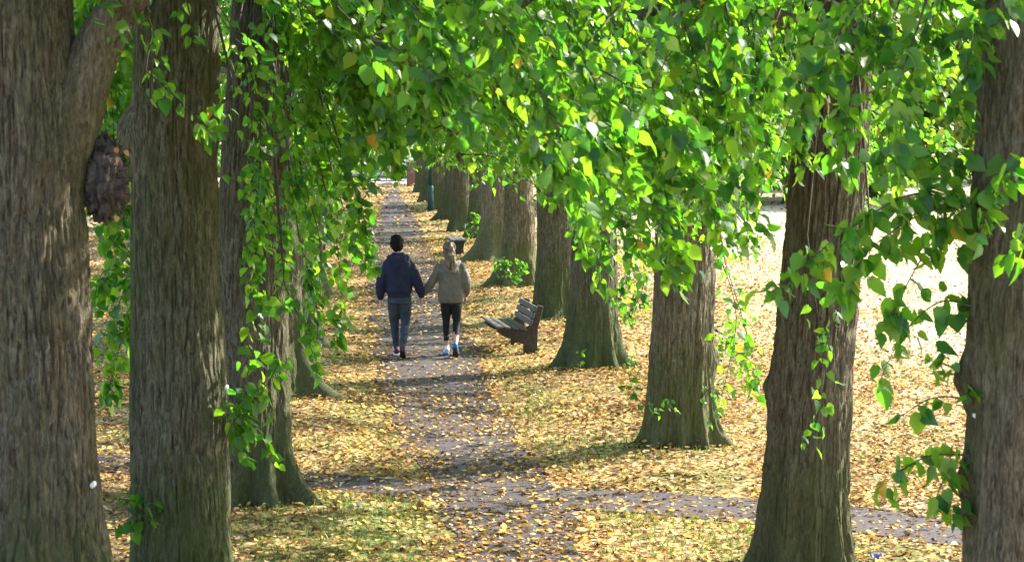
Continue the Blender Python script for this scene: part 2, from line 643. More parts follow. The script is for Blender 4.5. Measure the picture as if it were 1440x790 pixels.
class Foliage:
    def __init__(self):
        self.hi, self.lo = [], []
        self.tw = MB()

    def leaves(self, P, D, N, Sz, hi):
        (self.hi if hi else self.lo).append((P, D, N, Sz))

    def twigs(self, T0, Td, Tl, size, k=6, hi=True, wood=True, down=.75):
        """T0 (m,3) starts, Td dirs, Tl lengths -> leaves along each twig"""
        m = len(T0)
        if m == 0: return
        s = (np.arange(k) + .6) / k
        sgn = np.where(np.arange(k) % 2 == 0, 1.0, -1.0)
        side = nrm(np.cross(Td, np.array([0, 0, 1.0])) + rng.normal(0, .3, (m, 3)))
        sag = -0.25 * (s ** 2)[None, :, None] * Tl[:, None, None] * np.array([0, 0, 1.0])
        P = T0[:, None] + Td[:, None] * (s[None, :, None] * Tl[:, None, None]) + sag
        out = side[:, None] * sgn[None, :, None]
        P = P + out * .02 + rng.normal(0, .012, P.shape)
        D = Td[:, None] * .45 + out * .7 + np.array([0, 0, -down]) + WIND * 1.05 + rng.normal(0, .42, P.shape)
        N = np.array([.45, .0, .60]) + rng.normal(0, .75, P.shape)
        Sz = size * rng.uniform(.5, 1.22, (m, k))
        self.leaves(P.reshape(-1, 3), D.reshape(-1, 3), N.reshape(-1, 3), Sz.ravel(), hi)
        if wood:
            self.prisms(T0, T0 + Td * Tl[:, None] + np.array([0, 0, -.25]) * Tl[:, None], .0025)

    def prisms(self, A, B, r):
        m = len(A)
        d = nrm(B - A)
        u = nrm(np.cross(d, np.array([.3, .9, .2])))
        w_ = np.cross(d, u)
        ang = np.array([0, 2.094, 4.189])
        o = np.cos(ang)[None, :, None] * u[:, None] + np.sin(ang)[None, :, None] * w_[:, None]
        V = np.concatenate([A[:, None] + o * r, B[:, None] + o * r * .6], 1).reshape(-1, 3)
        off = (np.arange(m) * 6)[:, None, None]
        f = np.array([[0, 1, 4, 3], [1, 2, 5, 4], [2, 0, 3, 5]])
        self.tw.add(V, [(f[None] + off).reshape(-1, 4)])

    def mesh(self, name):
        Vs, fs, n = [], {3: [], 4: []}, 0
        for lst, hi in ((self.hi, True), (self.lo, False)):
            if not lst: continue
            P, D, N, Sz = [np.concatenate([a[i] for a in lst]) for i in range(4)]
            V, ff = leaf_geom(P, D, N, Sz, hi)
            for f in ff: fs[f.shape[1]].append(f + n)
            Vs.append(V)
            n += len(V)
        if not Vs: return None
        return mesh_np(name, np.vstack(Vs), [np.vstack(x) for x in fs.values() if x], True)


# ------------------------------------------------------------------ where foliage may show (traced lower edge of the leaves)
NEAR_U = [-80, 0, 130, 140, 205, 215, 325, 340, 420, 450, 500, 540, 600, 650, 700, 760, 800, 850, 900, 950, 1000, 1060, 1110, 1200, 1300, 1370, 1385, 1440, 1520]
NEAR_V = [0, 0, 0, 330, 330, 60, 60, 380, 410, 370, 310, 250, 215, 240, 260, 255, 330, 420, 440, 415, 370, 380, 330, 330, 330, 330, 30, 30, 20]
FAR_U = [-80, 0, 205, 330, 430, 520, 540, 600, 650, 700, 750, 800, 850, 900, 1000, 1100, 1200, 1440, 1520]
FAR_V = [300, 300, 330, 340, 300, 250, 226, 226, 240, 262, 275, 275, 310, 330, 320, 300, 290, 290, 290]
BLOCKS = [  # trunks that must stay readable: (u0,u1,v0,v1,Y of the trunk)
    (-200, 136, -200, 900, 13.6), (204, 324, -200, 900, 16.1), (345, 425, 120, 900, 19.7), (1078, 1228, 190, 900, 17.2), (1100, 1235, 40, 190, 17.2), (1368, 1600, 30, 900, 11.6),
    (912, 1010, 330, 900, 22.8), (812, 872, 350, 900, 29.7), (752, 808, 290, 900, 36.5), (705, 752, 285, 900, 43.2),
]


def accept(P, Y_tree, shade=.5):
    u, v = proj(P)
    Y = P[:, 1]
    inside = (u > -170) & (u < 1610) & (v > -170) & (v < 900) & (Y > 1)
    lowN = np.interp(u, NEAR_U, NEAR_V)
    lowF = np.interp(u, FAR_U, FAR_V)
    low = np.where(Y < 30, lowN, lowF)
    p = np.clip((low + 10 - v) / 70.0, 0, 1)
    p = np.where(Y < 9.0, 0, p)
    p = np.where((Y < 11) & (u > 400) & (u < 1000) & (v > 60), p * .25, p)
    for i, (a, b, c, d, yy) in enumerate(BLOCKS):
        p = np.where((u > a) & (u < b) & (v > c) & (v < d) & (Y < yy), p * (.10 if i == 4 else .05), p)
    airy = fbm(P[:, 0] * 1.5, P[:, 1] * 1.5, P[:, 2] * 1.5, 33, 2)
    p = p * np.where(Y < 30, np.clip(.62 - airy * .9, .08, 1), 1)
    p = np.where((u > 330) & (u < 500) & (Y < 22), p * .55, p)
    # leave windows of sky / field on the right
    hole = fbm(u / 90.0, v / 70.0, 0, 91, 2)
    p = np.where((u > 985) & (u < 1366) & (v > 150), p * np.clip(.75 - hole * 1.1 - (v - 230) / 260., .0, 1), p)
    r = rng.random(len(u))
    return inside, np.where(inside, r < p, r < shade)


# ------------------------------------------------------------------ trees
def trunk_mesh(r, top, lean, seed, n=96, dz=.06, flare=.28, lobes=None, bumps=(), ridge=.010, ztop_r=.5, wob=.03):
    zs = np.concatenate([np.arange(-.25, min(top, 5.6), dz), np.arange(min(top, 5.6), top + .01, .5)])
    th = np.linspace(0, 2 * PI, n, endpoint=False)
    TT, ZZ = np.meshgrid(th, zs)
    zz = np.maximum(ZZ, 0)
    R = r * (1 - (1 - ztop_r) * (zz / top) ** 1.1)
    R = R + r * flare * np.exp(-zz / .42)
    if lobes is None:
        k = 6
        rs = random.Random(seed)
        lobes = [(2 * PI * i / k + rs.uniform(-.35, .35), rs.uniform(.3, .75), rs.uniform(.20, .36), rs.uniform(.18, .36)) for i in range(k)]
    for a, A, wd, hh in lobes:
        d = (TT - a + PI) % (2 * PI) - PI
        R = R + r * A * np.exp(-(d / wd) ** 2) * np.exp(-(zz / hh))
        R = R + r * A * .18 * np.exp(-(d / (wd * 1.2)) ** 2) * np.exp(-(zz / (hh * 5)))
    cx, sx_ = np.cos(TT), np.sin(TT)
    R = R * (1 + .022 * fbm(cx * 8, sx_ * 8, ZZ * 4, seed + 30, 2) + .07 * noise3(cx * 1.3, sx_ * 1.3, ZZ * .7, seed) + .035 * noise3(cx * 3.1, sx_ * 3.1, ZZ * 1.6, seed + 5) + .02 * noise3(cx * 6, sx_ * 6, ZZ * 2.2, seed + 6))
    for a, z0, rad, amp in bumps:
        d = ((TT - a + PI) % (2 * PI) - PI) * r
        q = (d ** 2 + (ZZ - z0) ** 2) / rad ** 2
        R = R + amp * np.exp(-q) * (1 + .25 * noise3(cx * 9, sx_ * 9, ZZ * 12, seed + 8))
    # interlacing vertical ridges of lime bark
    wp = .35 * noise3(cx * 4, sx_ * 4, ZZ * 2.5, seed + 9)
    f = r / .034
    a1 = noise3((cx + wp * .12) * f, (sx_ + wp * .12) * f, ZZ / .26, seed + 10)
    a2 = noise3((cx - wp * .1) * f * 1.9, (sx_ - wp * .1) * f * 1.9, ZZ / .13, seed + 11)
    a3 = noise3((cx + wp * .1) * f * 3.1, (sx_ - wp * .1) * f * 3.1, ZZ / .09, seed + 12)
    dep = 1 + .4 * noise3(cx * 2, sx_ * 2, ZZ * .8, seed + 13)
    R = R - ridge * dep * (1.6 * np.exp(-(a1 / .17) ** 2) + .8 * np.exp(-(a2 / .2) ** 2)) + ridge * .45 * a3 + ridge * .8
    X = R * cx + lean[0] * ZZ + wob * np.sin(ZZ * .8 + seed)
    Yc = R * sx_ + lean[1] * ZZ + wob * np.cos(ZZ * .6 + seed * 2) - wob * np.cos(seed * 2)
    V = np.stack([X - wob * np.sin(seed), Yc, ZZ], -1).reshape(-1, 3)
    m = len(zs)
    ii = np.arange(m * n).reshape(m, n)
    jj = np.roll(ii, -1, 1)
    q = np.stack([ii[:-1], jj[:-1], jj[1:], ii[1:]], -1).reshape(-1, 4)
    return mesh_np('trunk', V, [q, ii[-1][None]], True)


N_LEAVES = 0
TRUNKS = []


def make_tree(label, base, r, seed, lean=(0, 0), mat='bark', nlimb=13, quality=2, hgt=12.0, bumps=(), lobes=None, n=96, dz=.06, flare=.28,
              sprays=(), sprouts=(), zlow=3.2, crown_r=4.2, spray_size=.084, shade=.55, group='lime trees lining the path', density=1.0, name='lime_tree', ridge=.010, ztop_r=.42):
    """quality 3: nearest (modelled leaves), 2: middle, 1: far"""
    global N_LEAVES, rng
    rng = np.random.default_rng(seed * 101 + 5)
    bx, by = base
    root = thing(name, label, 'tree', (bx, by, float(height(np.array([bx]), np.array([by]))[0]) - .02), 0, group)
    TRUNKS.append((bx, by))
    o = root.location
    O = np.array([o.x, o.y, o.z])
    link('trunk', trunk_mesh(r, hgt, lean, seed, n, dz, flare, lobes, bumps, ridge, ztop_r), M[mat], root)
    fo = Foliage()
    rs = random.Random(seed)
    size = {3: .080, 2: .082, 1: .125}[quality]
    nlimb = int(nlimb * 1.35)
    for i in range(nlimb):
        tz = zlow + (hgt - 1.2 - zlow) * (i / (nlimb - 1)) ** 1.25
        az = i * 2.39996 + seed + rs.uniform(-.3, .3)
        L = crown_r * (1 - .55 * max(0, (tz - 5) / (hgt - 5)) ** 1.3) * rs.uniform(.85, 1.12)
        up = rs.uniform(.42, .62) if tz < 6 else rs.uniform(.6, .95)
        s = np.linspace(0, 1, 9)
        hd = np.array([math.cos(az), math.sin(az), 0])
        bend = np.array([-hd[1], hd[0], 0]) * rs.uniform(-.25, .25)
        start = O + np.array([lean[0] * tz, lean[1] * tz, tz])
        dr = rs.uniform(.75, .98) if tz < 6.5 else rs.uniform(.45, .7)
        P = start + hd * (s * L)[:, None] + bend * (s ** 2 * L)[:, None] + np.array([0, 0, 1.0]) * (L * (up * s - dr * s * s))[:, None]
        rr = .07 * (1 - .85 * s) * (r / .33) * (1.0 if tz > 4 else .6)
        # a limb ends where it would hang bare below the leaves
        uu, vv = proj(P)
        lw = np.where(P[:, 1] < 30, np.interp(uu, NEAR_U, NEAR_V), np.interp(uu, FAR_U, FAR_V))
        bad = (uu > -60) & (uu < 1500) & (vv < 850) & (vv > lw - 70)
        bad[:2] = False
        tmax = s[np.argmax(bad)] if bad.any() else 1.0
        # sub-branches
        keep_t = .0
        for j in range(int(L / .21)):
            tt = .14 + .86 * (j + rs.random() * .6) / (L / .21)
            if tt > 1: break
            if tt > tmax: break
            p0 = np.array([np.interp(tt, s, P[:, q]) for q in range(3)])
            sg = 1 if j % 2 else -1
            a2 = az + sg * rs.uniform(.5, 1.2)
            l2 = rs.uniform(.8, 1.7) * (1.15 - .4 * tt)
            if tz < 5.5: l2 *= 1.2
            q = np.linspace(0, 1, 6)
            d2 = np.array([math.cos(a2), math.sin(a2), 0])
            sagf = rs.uniform(.55, 1.05) if tz < 6 else rs.uniform(.25, .6)
            Q = p0 + d2 * (q * l2 * .8)[:, None] + WIND * (.25 * q * q * l2)[:, None] + np.array([0, 0, 1.0]) * (l2 * (.12 * q - sagf * q * q))[:, None]
            mid_in, _ = accept(Q[[1, 3, 5]], by)
            vis = bool(mid_in.any())
            if vis:
                step = {3: .085, 2: .10, 1: .22}[quality] / density
            else:
                step = .26
            m = max(2, int(l2 / step))
            tq = (np.arange(m) + rng.random(m) * .8) / m
            T0 = np.stack([np.interp(tq, q, Q[:, k]) for k in range(3)], 1)
            sgn = np.where(np.arange(m) % 2 == 0, 1, -1)
            aa = a2 + sgn * rng.uniform(.4, 1.2, m)
            Td = nrm(np.stack([np.cos(aa), np.sin(aa), rng.uniform(-.9, .15, m)], 1))
            Tl = rng.uniform(.18, .40, m)
            ins, ok = accept(T0 + Td * Tl[:, None] * .6, by, shade)
            if not ok.any(): continue
            vis_ok = ok & ins
            out_ok = ok & ~ins
            fo.twigs(T0[vis_ok], Td[vis_ok], Tl[vis_ok], size, {3: 6, 2: 6, 1: 5}[quality], hi=(quality == 3), wood=(quality >= 2))
            if out_ok.any():
                fo.twigs(T0[out_ok], Td[out_ok], Tl[out_ok] * 1.5, .20, 5, hi=False, wood=False)
            last = tq[ok].max()
            kq = np.linspace(0, last, 5)
            Qc = np.stack([np.interp(kq, q, Q[:, k]) for k in range(3)], 1)
            if quality >= 2 or vis:
                fo.tw.tube(Qc, np.linspace(.008, .003, 5), 4, cap=False)
            keep_t = max(keep_t, tt)
        if keep_t > 0:
            ks = np.linspace(0, min(1, keep_t + .01), 9)
            Pc = np.stack([np.interp(ks, s, P[:, k]) for k in range(3)], 1)
            mb = MB()
            mb.tube(Pc - O, np.interp(ks, s, rr), 7)
            mb.build('limb', M['twig'] if quality < 2 else M['bark'], root, True)
    # hand-placed sprays hanging from this tree
    for sp in sprays:
        spray(fo, root, O, lean, r, **{'size': spray_size, **sp})
    for sp in sprouts:
        sf = Foliage()
        spray(sf, root, O, lean, r, **sp)
        me = sf.mesh('sprout')
        if me is not None:
            me.transform(Matrix.Translation(-Vector(O)))
            tag(link('sprout', me, M['leaf'], root), kind='stuff')
        if sf.tw.n:
            mt = sf.tw.mesh('sprout_stem'); mt.transform(Matrix.Translation(-Vector(O)))
            link('sprout_stem', mt, M['twig'], root)
    me = fo.mesh('crown')
    if me is not None:
        N_LEAVES += len(me.polygons)
        me.transform(Matrix.Translation(-Vector(O)))
        link('crown', me, M['leaf'], root)
    if fo.tw.n:
        mt = fo.tw.mesh('twigs')
        mt.transform(Matrix.Translation(-Vector(O)))
        tag(link('twigs', mt, M['twig'], root), kind='stuff')
    return root


def spray(fo, root, O, lean, r, pts, Y, connect=None, size=.082, dens=1.0, side=.16, rad=.006, k=5):
    """a leafy branchlet through traced points at a real distance; connect = height on the trunk it grows from"""
    Ys = Y if hasattr(Y, '__len__') else [Y] * len(pts)
    W = [at(u, v, yy) for (u, v), yy in zip(pts, Ys)]
    if connect is not None:
        s = O + np.array([lean[0] * connect, lean[1] * connect, connect])
        mid = (s + W[0]) / 2 + np.array([0, 0, .35 * max(.3, abs(connect - W[0][2]) * .3)])
        C = smooth_curve([s, mid, W[0]] + W[1:2], 14)[:10]
        fo.tw.tube(smooth_curve([s, mid, W[0]], 9), np.linspace(.03, rad, 9), 5, cap=False)
    C = smooth_curve(W, 16)
    L = np.sum(np.linalg.norm(np.diff(C, axis=0), axis=1))
    fo.tw.tube(C, np.linspace(rad, .002, 16), 5, cap=False)
    m = max(3, int(L / .055 * dens))
    t_ = (np.arange(m) + rng.random(m) * .7) / m * 15
    T0 = np.stack([np.interp(t_, np.arange(16), C[:, q]) for q in range(3)], 1)
    tan = nrm(np.gradient(C, axis=0))
    Tt = np.stack([np.interp(t_, np.arange(16), tan[:, q]) for q in range(3)], 1)
    sgn = np.where(np.arange(m) % 2 == 0, 1.0, -1.0)[:, None]
    sd_ = nrm(np.cross(Tt, np.array([0, -1.0, .2])))
    Td = nrm(Tt * .6 + sd_ * sgn * .8 + rng.normal(0, .3, (m, 3)) + np.array([0, 0, -.3]))
    Tl = side * rng.uniform(.5, 1.2, m) * (1.15 - .6 * t_ / 15)
    fo.twigs(T0, Td, Tl, size, k, hi=True)


def hang_set(seed, u0, u1, n, Ya, Yb, top=-60, slant=150, cut=0, con=6, k=5, short=0.0):
    """branchlets sweeping down (blown towards the lower right) to the traced lower edge of the leaves"""
    r_ = random.Random(seed)
    out = []
    for i in range(n):
        u = u0 + (u1 - u0) * (i + r_.random()) / n
        Y = r_.uniform(Ya, Yb)
        v = float(np.interp(u, NEAR_U, NEAR_V)) * (1 - short * r_.random()) - r_.uniform(10, 60) - cut
        sl = slant * r_.uniform(.5, 1.3)
        v0 = top if r_.random() < .6 else r_.uniform(top, v * .5)
        q = [(u - sl, v0), (u - sl * .55, v0 + (v - v0) * .30), (u - sl * .2, v0 + (v - v0) * .66), (u, v)]
        out.append(dict(pts=q, Y=[Y + .4, Y + .2, Y, Y], connect=con, k=k, side=.22, size=.094))
    return out


def gb(u, v):
    p = ground_pt(u, v)
    return (p[0], p[1])


A = lambda deg: math.radians(deg)

# --- nearest pair of trunks ------------------------------------------------
l0 = make_tree('broad furrowed trunk at the far left edge with a shaggy burl on its right side', at(42, 972, 13.5)[:2], .455, 1,
               lean=(-.0, 0), mat='bark_red', quality=3, n=360, dz=.022, flare=.40, zlow=4.6, nlimb=11, crown_r=3.6, ridge=.016, ztop_r=.62,
               lobes=[(A(-10), .35, .4, .75), (A(-75), .3, .35, .6), (A(60), .4, .4, .5), (A(140), .5, .4, .5), (A(220), .4, .4, .6)])
O = np.array(l0.location)
mb = MB()
mb.tube(smooth_curve([at(50, 380, 13.55) - O, at(95, 180, 13.5) - O, at(132, 80, 13.5) - O, at(170, 10, 13.45) - O, at(215, -70, 13.4) - O, at(300, -230, 13.3) - O], 40), np.interp(np.linspace(0, 1, 40), [0, .2, .4, .6, 1], [.2, .20, .155, .13, .11]), 40)
V = np.vstack(mb.v)
V = V + .012 * noise3(V[:, 0] * 30, V[:, 1] * 30, V[:, 2] * 7, 3)[:, None] * np.array([1, -1, .2])
mb.v = [V]
mb.build('limb', M['bark_red'], l0, True)
# burl: a lump of hairy dark shoots
sp = MB()
sp.ball((0, 0, 0), 1.0, 72, 48)
V = np.vstack(sp.v)
nn = fbm(V[:, 0] * 2, V[:, 1] * 2, V[:, 2] * 2, 5, 3)
n2 = noise3(V[:, 0] * 11, V[:, 1] * 11, V[:, 2] * 8, 7)
n3 = noise3(V[:, 0] * 5, V[:, 1] * 5, V[:, 2] * 4, 8)
V = V * (1 + .13 * nn + .16 * n2 + .17 * n3)[:, None] * np.array([.145, .16, .25])
sp.v = [V + at(146, 252, 13.58) - O]
M['burl'] = simple('burl_bark', (.050, .040, .036), .95, .75, 24, .9)
sp.build('burl', M['burl'], l0, True)
# tufts of rusty dead leaves and stubby shoots on the burl
mb = MB()
rs = random.Random(4)
cc = at(146, 252, 13.58) - O
for k_ in range(80):
    d = nrm(np.array([rs.uniform(-.2, 1), rs.uniform(-1, .3), rs.uniform(-1, 1)]))
    p = cc + d * np.array([.15, .165, .26])
    mb.tube([p - d * .06, p + d * .03 + np.array([0, 0, .01]), p + d * rs.uniform(.02, .04) + np.array([0, 0, rs.uniform(-.02, .03)])], [.006, .004, .002], 4)
tag(mb.build('shoot_stubs', M['burl'], l0), kind='stuff')
fo = Foliage()
pp = np.array([at(u, v, 13.3) for u, v in ((163, 208), (167, 222), (176, 212), (165, 304))]) - O
M['dead_leaf'] = leaf_material('dead_leaf', [(0, (.30, .11, .04)), (1, (.42, .20, .08))], [(0, (.3, .1, .03)), (1, (.4, .2, .06))], .2, .6)
for p_ in pp:
    fo = Foliage()
    fo.leaves(p_[None], rng.normal(0, .4, (1, 3)) + np.array([0, 0, -1]), rng.normal(0, .5, (1, 3)) + np.array([0, -1, 0]), np.array([.04]), True)
    link('dead_leaf', fo.mesh('dead_leaf'), M['dead_leaf'], l0)
M['white_tag'] = simple('white_tag', (.60, .62, .62), .5, .05)


def tree_tag(root, u, v, Y, rad, ry=1.3):
    p = at(u, v, Y) - np.array(root.location)
    mb = MB()
    mb.tube([p + np.array([0, .06, 0]), p, p + np.array([0, -.012, 0])], [(rad, rad * ry)] * 3, 16, rx=(1, 0, 0))
    mb.build('number_disc', M['white_tag'], root)


tree_tag(l0, 130, 682, 13.2, .014)

l1 = make_tree('straight dark lime trunk second from the left with a knob on its left side', at(260, 844, 16.0)[:2], .365, 2,
               lean=(.004, 0), mat='bark_moss', quality=3, n=340, dz=.024, flare=.0, spray_size=.095, lobes=[(A(-20), .12, .4, .3), (A(-100), .1, .4, .3), (A(170), .12, .4, .3), (A(80), .3, .4, .3)], zlow=4.3, nlimb=13, ridge=.011, ztop_r=.55,
               bumps=[(A(185), at(196, 190, 16)[2], .16, .09), (A(-8), at(325, 590, 16)[2], .11, .06), (A(175), at(200, 165, 16)[2], .1, .05), (A(-60), 2.9, .1, .03)],
               sprays=[dict(pts=[(262, 0), (268, 30), (265, 62)], Y=14.5, connect=6, k=3, side=.10, dens=.6),
                       dict(pts=[(200, -20), (215, 60), (225, 130)], Y=15.2, connect=5.6, k=3, side=.14, dens=.7),
                       dict(pts=[(205, 100), (250, 140), (305, 195)], Y=15.0, connect=5.4, k=3, side=.12, dens=.7),
                       dict(pts=[(330, 130), (300, 160), (283, 198)], Y=15.2, connect=5.2, k=3, side=.12, dens=.8),
                       dict(pts=[(208, 190), (170, 200), (140, 270)], Y=16.3, connect=3.9, k=5),
                       dict(pts=[(208, 280), (165, 300), (140, 350)], Y=16.6, connect=3.9, k=5),
                       dict(pts=[(205, 372), (180, 360), (150, 330)], Y=16.1, k=4),
                       *hang_set(7, 138, 205, 14, 16.4, 19, slant=25, short=.7),
                       dict(pts=[(200, 300), (160, 360), (140, 440)], Y=16.8, k=5, connect=4.2),
                       dict(pts=[(205, 340), (185, 420), (160, 520), (150, 555)], Y=16.6, k=4, side=.16, connect=4.2),
                       dict(pts=[(205, 380), (170, 420), (148, 500)], Y=16.1, k=4, side=.14),
                       dict(pts=[(205, 440), (185, 455), (165, 480)], Y=16.2, k=4, side=.12),
                       dict(pts=[(205, 400), (150, 380), (132, 420)], Y=16.6, k=4, side=.14),
                       dict(pts=[(328, 588), (350, 520), (366, 440), (372, 410)], Y=15.8, k=3, side=.12),
                       dict(pts=[(330, 590), (372, 545), (398, 500)], Y=15.8, k=3, side=.10),
                       dict(pts=[(330, 592), (360, 605), (386, 655)], Y=15.8, k=3, side=.10),
                       dict(pts=[(330, 590), (338, 620), (345, 650)], Y=15.8, k=3, side=.08),
                       dict(pts=[(330, 585), (345, 560), (390, 580)], Y=15.8, k=3, side=.10)],
               sprouts=[dict(pts=[(212, 722), (190, 705), (160, 700)], Y=15.8, side=.10, k=4, dens=1.0),
                        dict(pts=[(205, 728), (215, 712), (228, 708)], Y=15.65, side=.08, k=3, dens=1.0),
                        dict(pts=[(205, 735), (185, 728), (165, 738)], Y=15.75, side=.08, k=3)])
tree_tag(l1, 318, 545, 15.83, .012)

l2 = make_tree('leaning lime trunk with mossy roots directly behind the second trunk from the left', gb(352, 712), .35, 3,
               lean=(.036, 0), mat='bark', quality=3, n=260, dz=.03, flare=.12, zlow=3.9, nlimb=13,
               lobes=[(A(-25), 1.0, .22, .26), (A(-62), .60, .17, .28), (A(-105), .45, .19, .3), (A(-140), .5, .2, .3), (A(60), .6, .3, .3), (A(150), .6, .3, .3)],
               sprays=[dict(pts=[(400, 120), (425, 250), (436, 370), (440, 420)], Y=18.2, connect=5.5, k=5),
                       dict(pts=[(350, 150), (372, 260), (400, 330)], Y=18.5, connect=5.5, k=4),
                       dict(pts=[(335, 40), (365, 160), (362, 280), (350, 360)], Y=18.0, connect=5.5, k=4, side=.17),
                       dict(pts=[(350, 220), (365, 330), (352, 410)], Y=18.6, connect=4.6, k=4),
                       dict(pts=[(380, -20), (400, 130), (415, 230), (410, 300)], Y=17.6, connect=5.6, k=5, side=.2),
                       dict(pts=[(390, 300), (400, 380), (385, 440)], Y=18.4, connect=4.6, k=3, side=.14),
                       dict(pts=[(425, 250), (450, 340), (446, 420), (430, 470)], Y=17.9, connect=5.0, k=4, side=.16),
                       dict(pts=[(480, 210), (505, 290), (498, 350)], Y=17.0, connect=5.0, k=4, side=.16),
                       dict(pts=[(440, 200), (470, 320), (480, 420), (474, 486)], Y=17.5, connect=5.5, k=4, side=.12),
                       dict(pts=[(460, 180), (500, 260), (515, 330), (522, 378)], Y=17.0, connect=5.5, k=4, side=.12),
                       dict(pts=[(420, 330), (446, 440), (440, 520)], Y=17.8, connect=4.4, k=3, side=.08, dens=.6),
                       dict(pts=[(400, 400), (430, 470), (455, 540)], Y=17.8, connect=4.2, k=3, side=.07, dens=.6),
                       dict(pts=[(470, 250), (485, 300), (500, 360)], Y=17.2, connect=5.0, k=4, side=.12)]
               + hang_set(5, 410, 560, 11, 15, 18.5, slant=50, short=.8))
l3 = make_tree('lime trunk mostly hidden behind the leaning one with a dark root running right', gb(386, 563), .33, 4,
               quality=2, n=120, dz=.05, zlow=3.4, lobes=[(A(-12), 1.7, .22, .22), (A(-80), .6, .3, .3), (A(100), .6, .3, .3), (A(190), .6, .3, .3)], flare=.3)
l4 = make_tree('lime with its root showing past the hidden trunk on the left side of the path', gb(404, 489), .32, 5, quality=2, n=96, dz=.06, zlow=3.0,
               lobes=[(A(-10), 1.3, .25, .22), (A(-90), .6, .3, .3), (A(90), .6, .3, .3), (A(190), .6, .3, .3)])
l5 = make_tree('left row lime just before the dark teal lamp post', (-3.95, 40.5), .31, 6, quality=2, n=72, dz=.08, zlow=3.0)
l6 = make_tree('left row lime behind hanging leaves, just past the dark teal lamp post', (-5.2, 58), .31, 7, quality=1, n=64, dz=.1, zlow=3.0)
l7 = make_tree('left row lime farthest along the path, opposite the green post', (-6.6, 73), .3, 8, quality=1, n=64, dz=.1, zlow=3.0)

# --- right row --------------------------------------------------------------
r0 = make_tree('smooth dark trunk cut by the right edge with two bulges on its left side', at(1457, 1115, 11.5)[:2], .385, 9,
               lean=(-.0, 0), mat='bark_red', quality=3, n=340, dz=.022, flare=.2, zlow=4.9, spray_size=.10, nlimb=10, crown_r=3.4, ridge=.009, ztop_r=.7,
               bumps=[(A(182), at(1360, 545, 11.5)[2], .13, .07), (A(180), at(1366, 690, 11.5)[2], .12, .05)],
               sprays=[dict(pts=[(1366, 300), (1290, 272), (1190, 325), (1085, 412)], Y=[11.4, 11.2, 11.0, 10.9], k=5, rad=.007),
                       dict(pts=[(1366, 290), (1300, 300), (1230, 345), (1170, 420)], Y=11.2, k=5),
                       dict(pts=[(1366, 240), (1310, 215), (1235, 250)], Y=11.4, k=5),
                       dict(pts=[(1366, 320), (1320, 330), (1265, 420), (1250, 470)], Y=11.3, k=4, side=.12),
                       dict(pts=[(1366, 430), (1320, 425), (1270, 470), (1235, 540)], Y=11.4, k=3, side=.10, dens=.8),
                       dict(pts=[(1366, 545), (1335, 515), (1300, 505)], Y=11.4, k=3, side=.12),
                       dict(pts=[(1366, 560), (1310, 560), (1260, 590)], Y=11.4, k=3, side=.08, dens=.7),
                       dict(pts=[(1364, 640), (1310, 640), (1270, 660), (1228, 692)], Y=11.4, k=3, side=.10),
                       dict(pts=[(1364, 650), (1330, 670), (1308, 725)], Y=11.4, k=3, side=.09),
                       dict(pts=[(1364, 690), (1352, 715), (1348, 735)], Y=11.4, k=3, side=.06),
                       dict(pts=[(1450, 215), (1405, 255), (1378, 330)], Y=10.9, k=4, side=.12, connect=4.6),
                       dict(pts=[(1450, -10), (1410, 8), (1385, 28)], Y=10.9, k=4, side=.10, connect=5.2),
                       dict(pts=[(1450, 300), (1432, 340), (1426, 370)], Y=10.7, k=3, side=.10, connect=4.4)]
               + hang_set(6, 1100, 1360, 8, 10.8, 12, slant=-60, short=.8))
tree_tag(r0, 1371, 584, 11.38, .010)

r1 = make_tree('tall pale-ridged lime leaning right, just inside the right edge tree', gb(1124, 800), .325, 10,
               lean=(.052, .0), mat='bark_red', shade=.75, quality=3, n=340, dz=.024, flare=.03, zlow=4.2, nlimb=14, ridge=.013, ztop_r=.5,
               bumps=[(A(178), at(1082, 540, 17)[2], .12, .05)],
               lobes=[(A(-165), .45, .22, .35), (A(-122), .32, .16, .4), (A(-82), .28, .16, .4), (A(-48), .36, .17, .4), (A(-12), .42, .22, .35), (A(70), .5, .3, .3), (A(130), .4, .3, .3)],
               sprays=[dict(pts=[(1225, 330), (1185, 420), (1158, 500), (1154, 575), (1134, 625)], Y=16.2, k=2, side=.17, dens=.7, connect=5),
                       dict(pts=[(1135, 330), (1148, 430), (1165, 520)], Y=16.3, k=2, side=.18, dens=.5, connect=5),
                       dict(pts=[(1130, 90), (1160, 140), (1165, 220)], Y=15.6, k=4, connect=5.5, dens=.6),
                       dict(pts=[(1080, 60), (1120, 160), (1130, 240)], Y=15.5, k=5, connect=5.5),
                       dict(pts=[(760, -60), (850, 60), (950, 200), (1015, 330)], Y=[14, 13.6, 13.4, 13.4], k=5, connect=6),
                       dict(pts=[(690, -60), (790, 100), (900, 260), (962, 385)], Y=[14, 13.5, 13.2, 13.2], k=5, connect=6),
                       dict(pts=[(620, -60), (720, 90), (830, 230), (905, 360)], Y=[14, 13.4, 13.0, 13.0], k=5, connect=6),
                       dict(pts=[(560, -60), (640, 60), (735, 180), (800, 262)], Y=[13.6, 13.0, 12.8, 12.8], k=5, connect=6),
                       dict(pts=[(880, 100), (930, 240), (940, 340), (950, 400)], Y=14, k=4, connect=5.5),
                       dict(pts=[(820, 160), (850, 290), (845, 400)], Y=15, k=4, connect=5.0)]
               + hang_set(1, 560, 1020, 20, 11.5, 15.5, short=.5) + hang_set(2, 1010, 1090, 6, 13.0, 16.0, slant=60, short=.5))
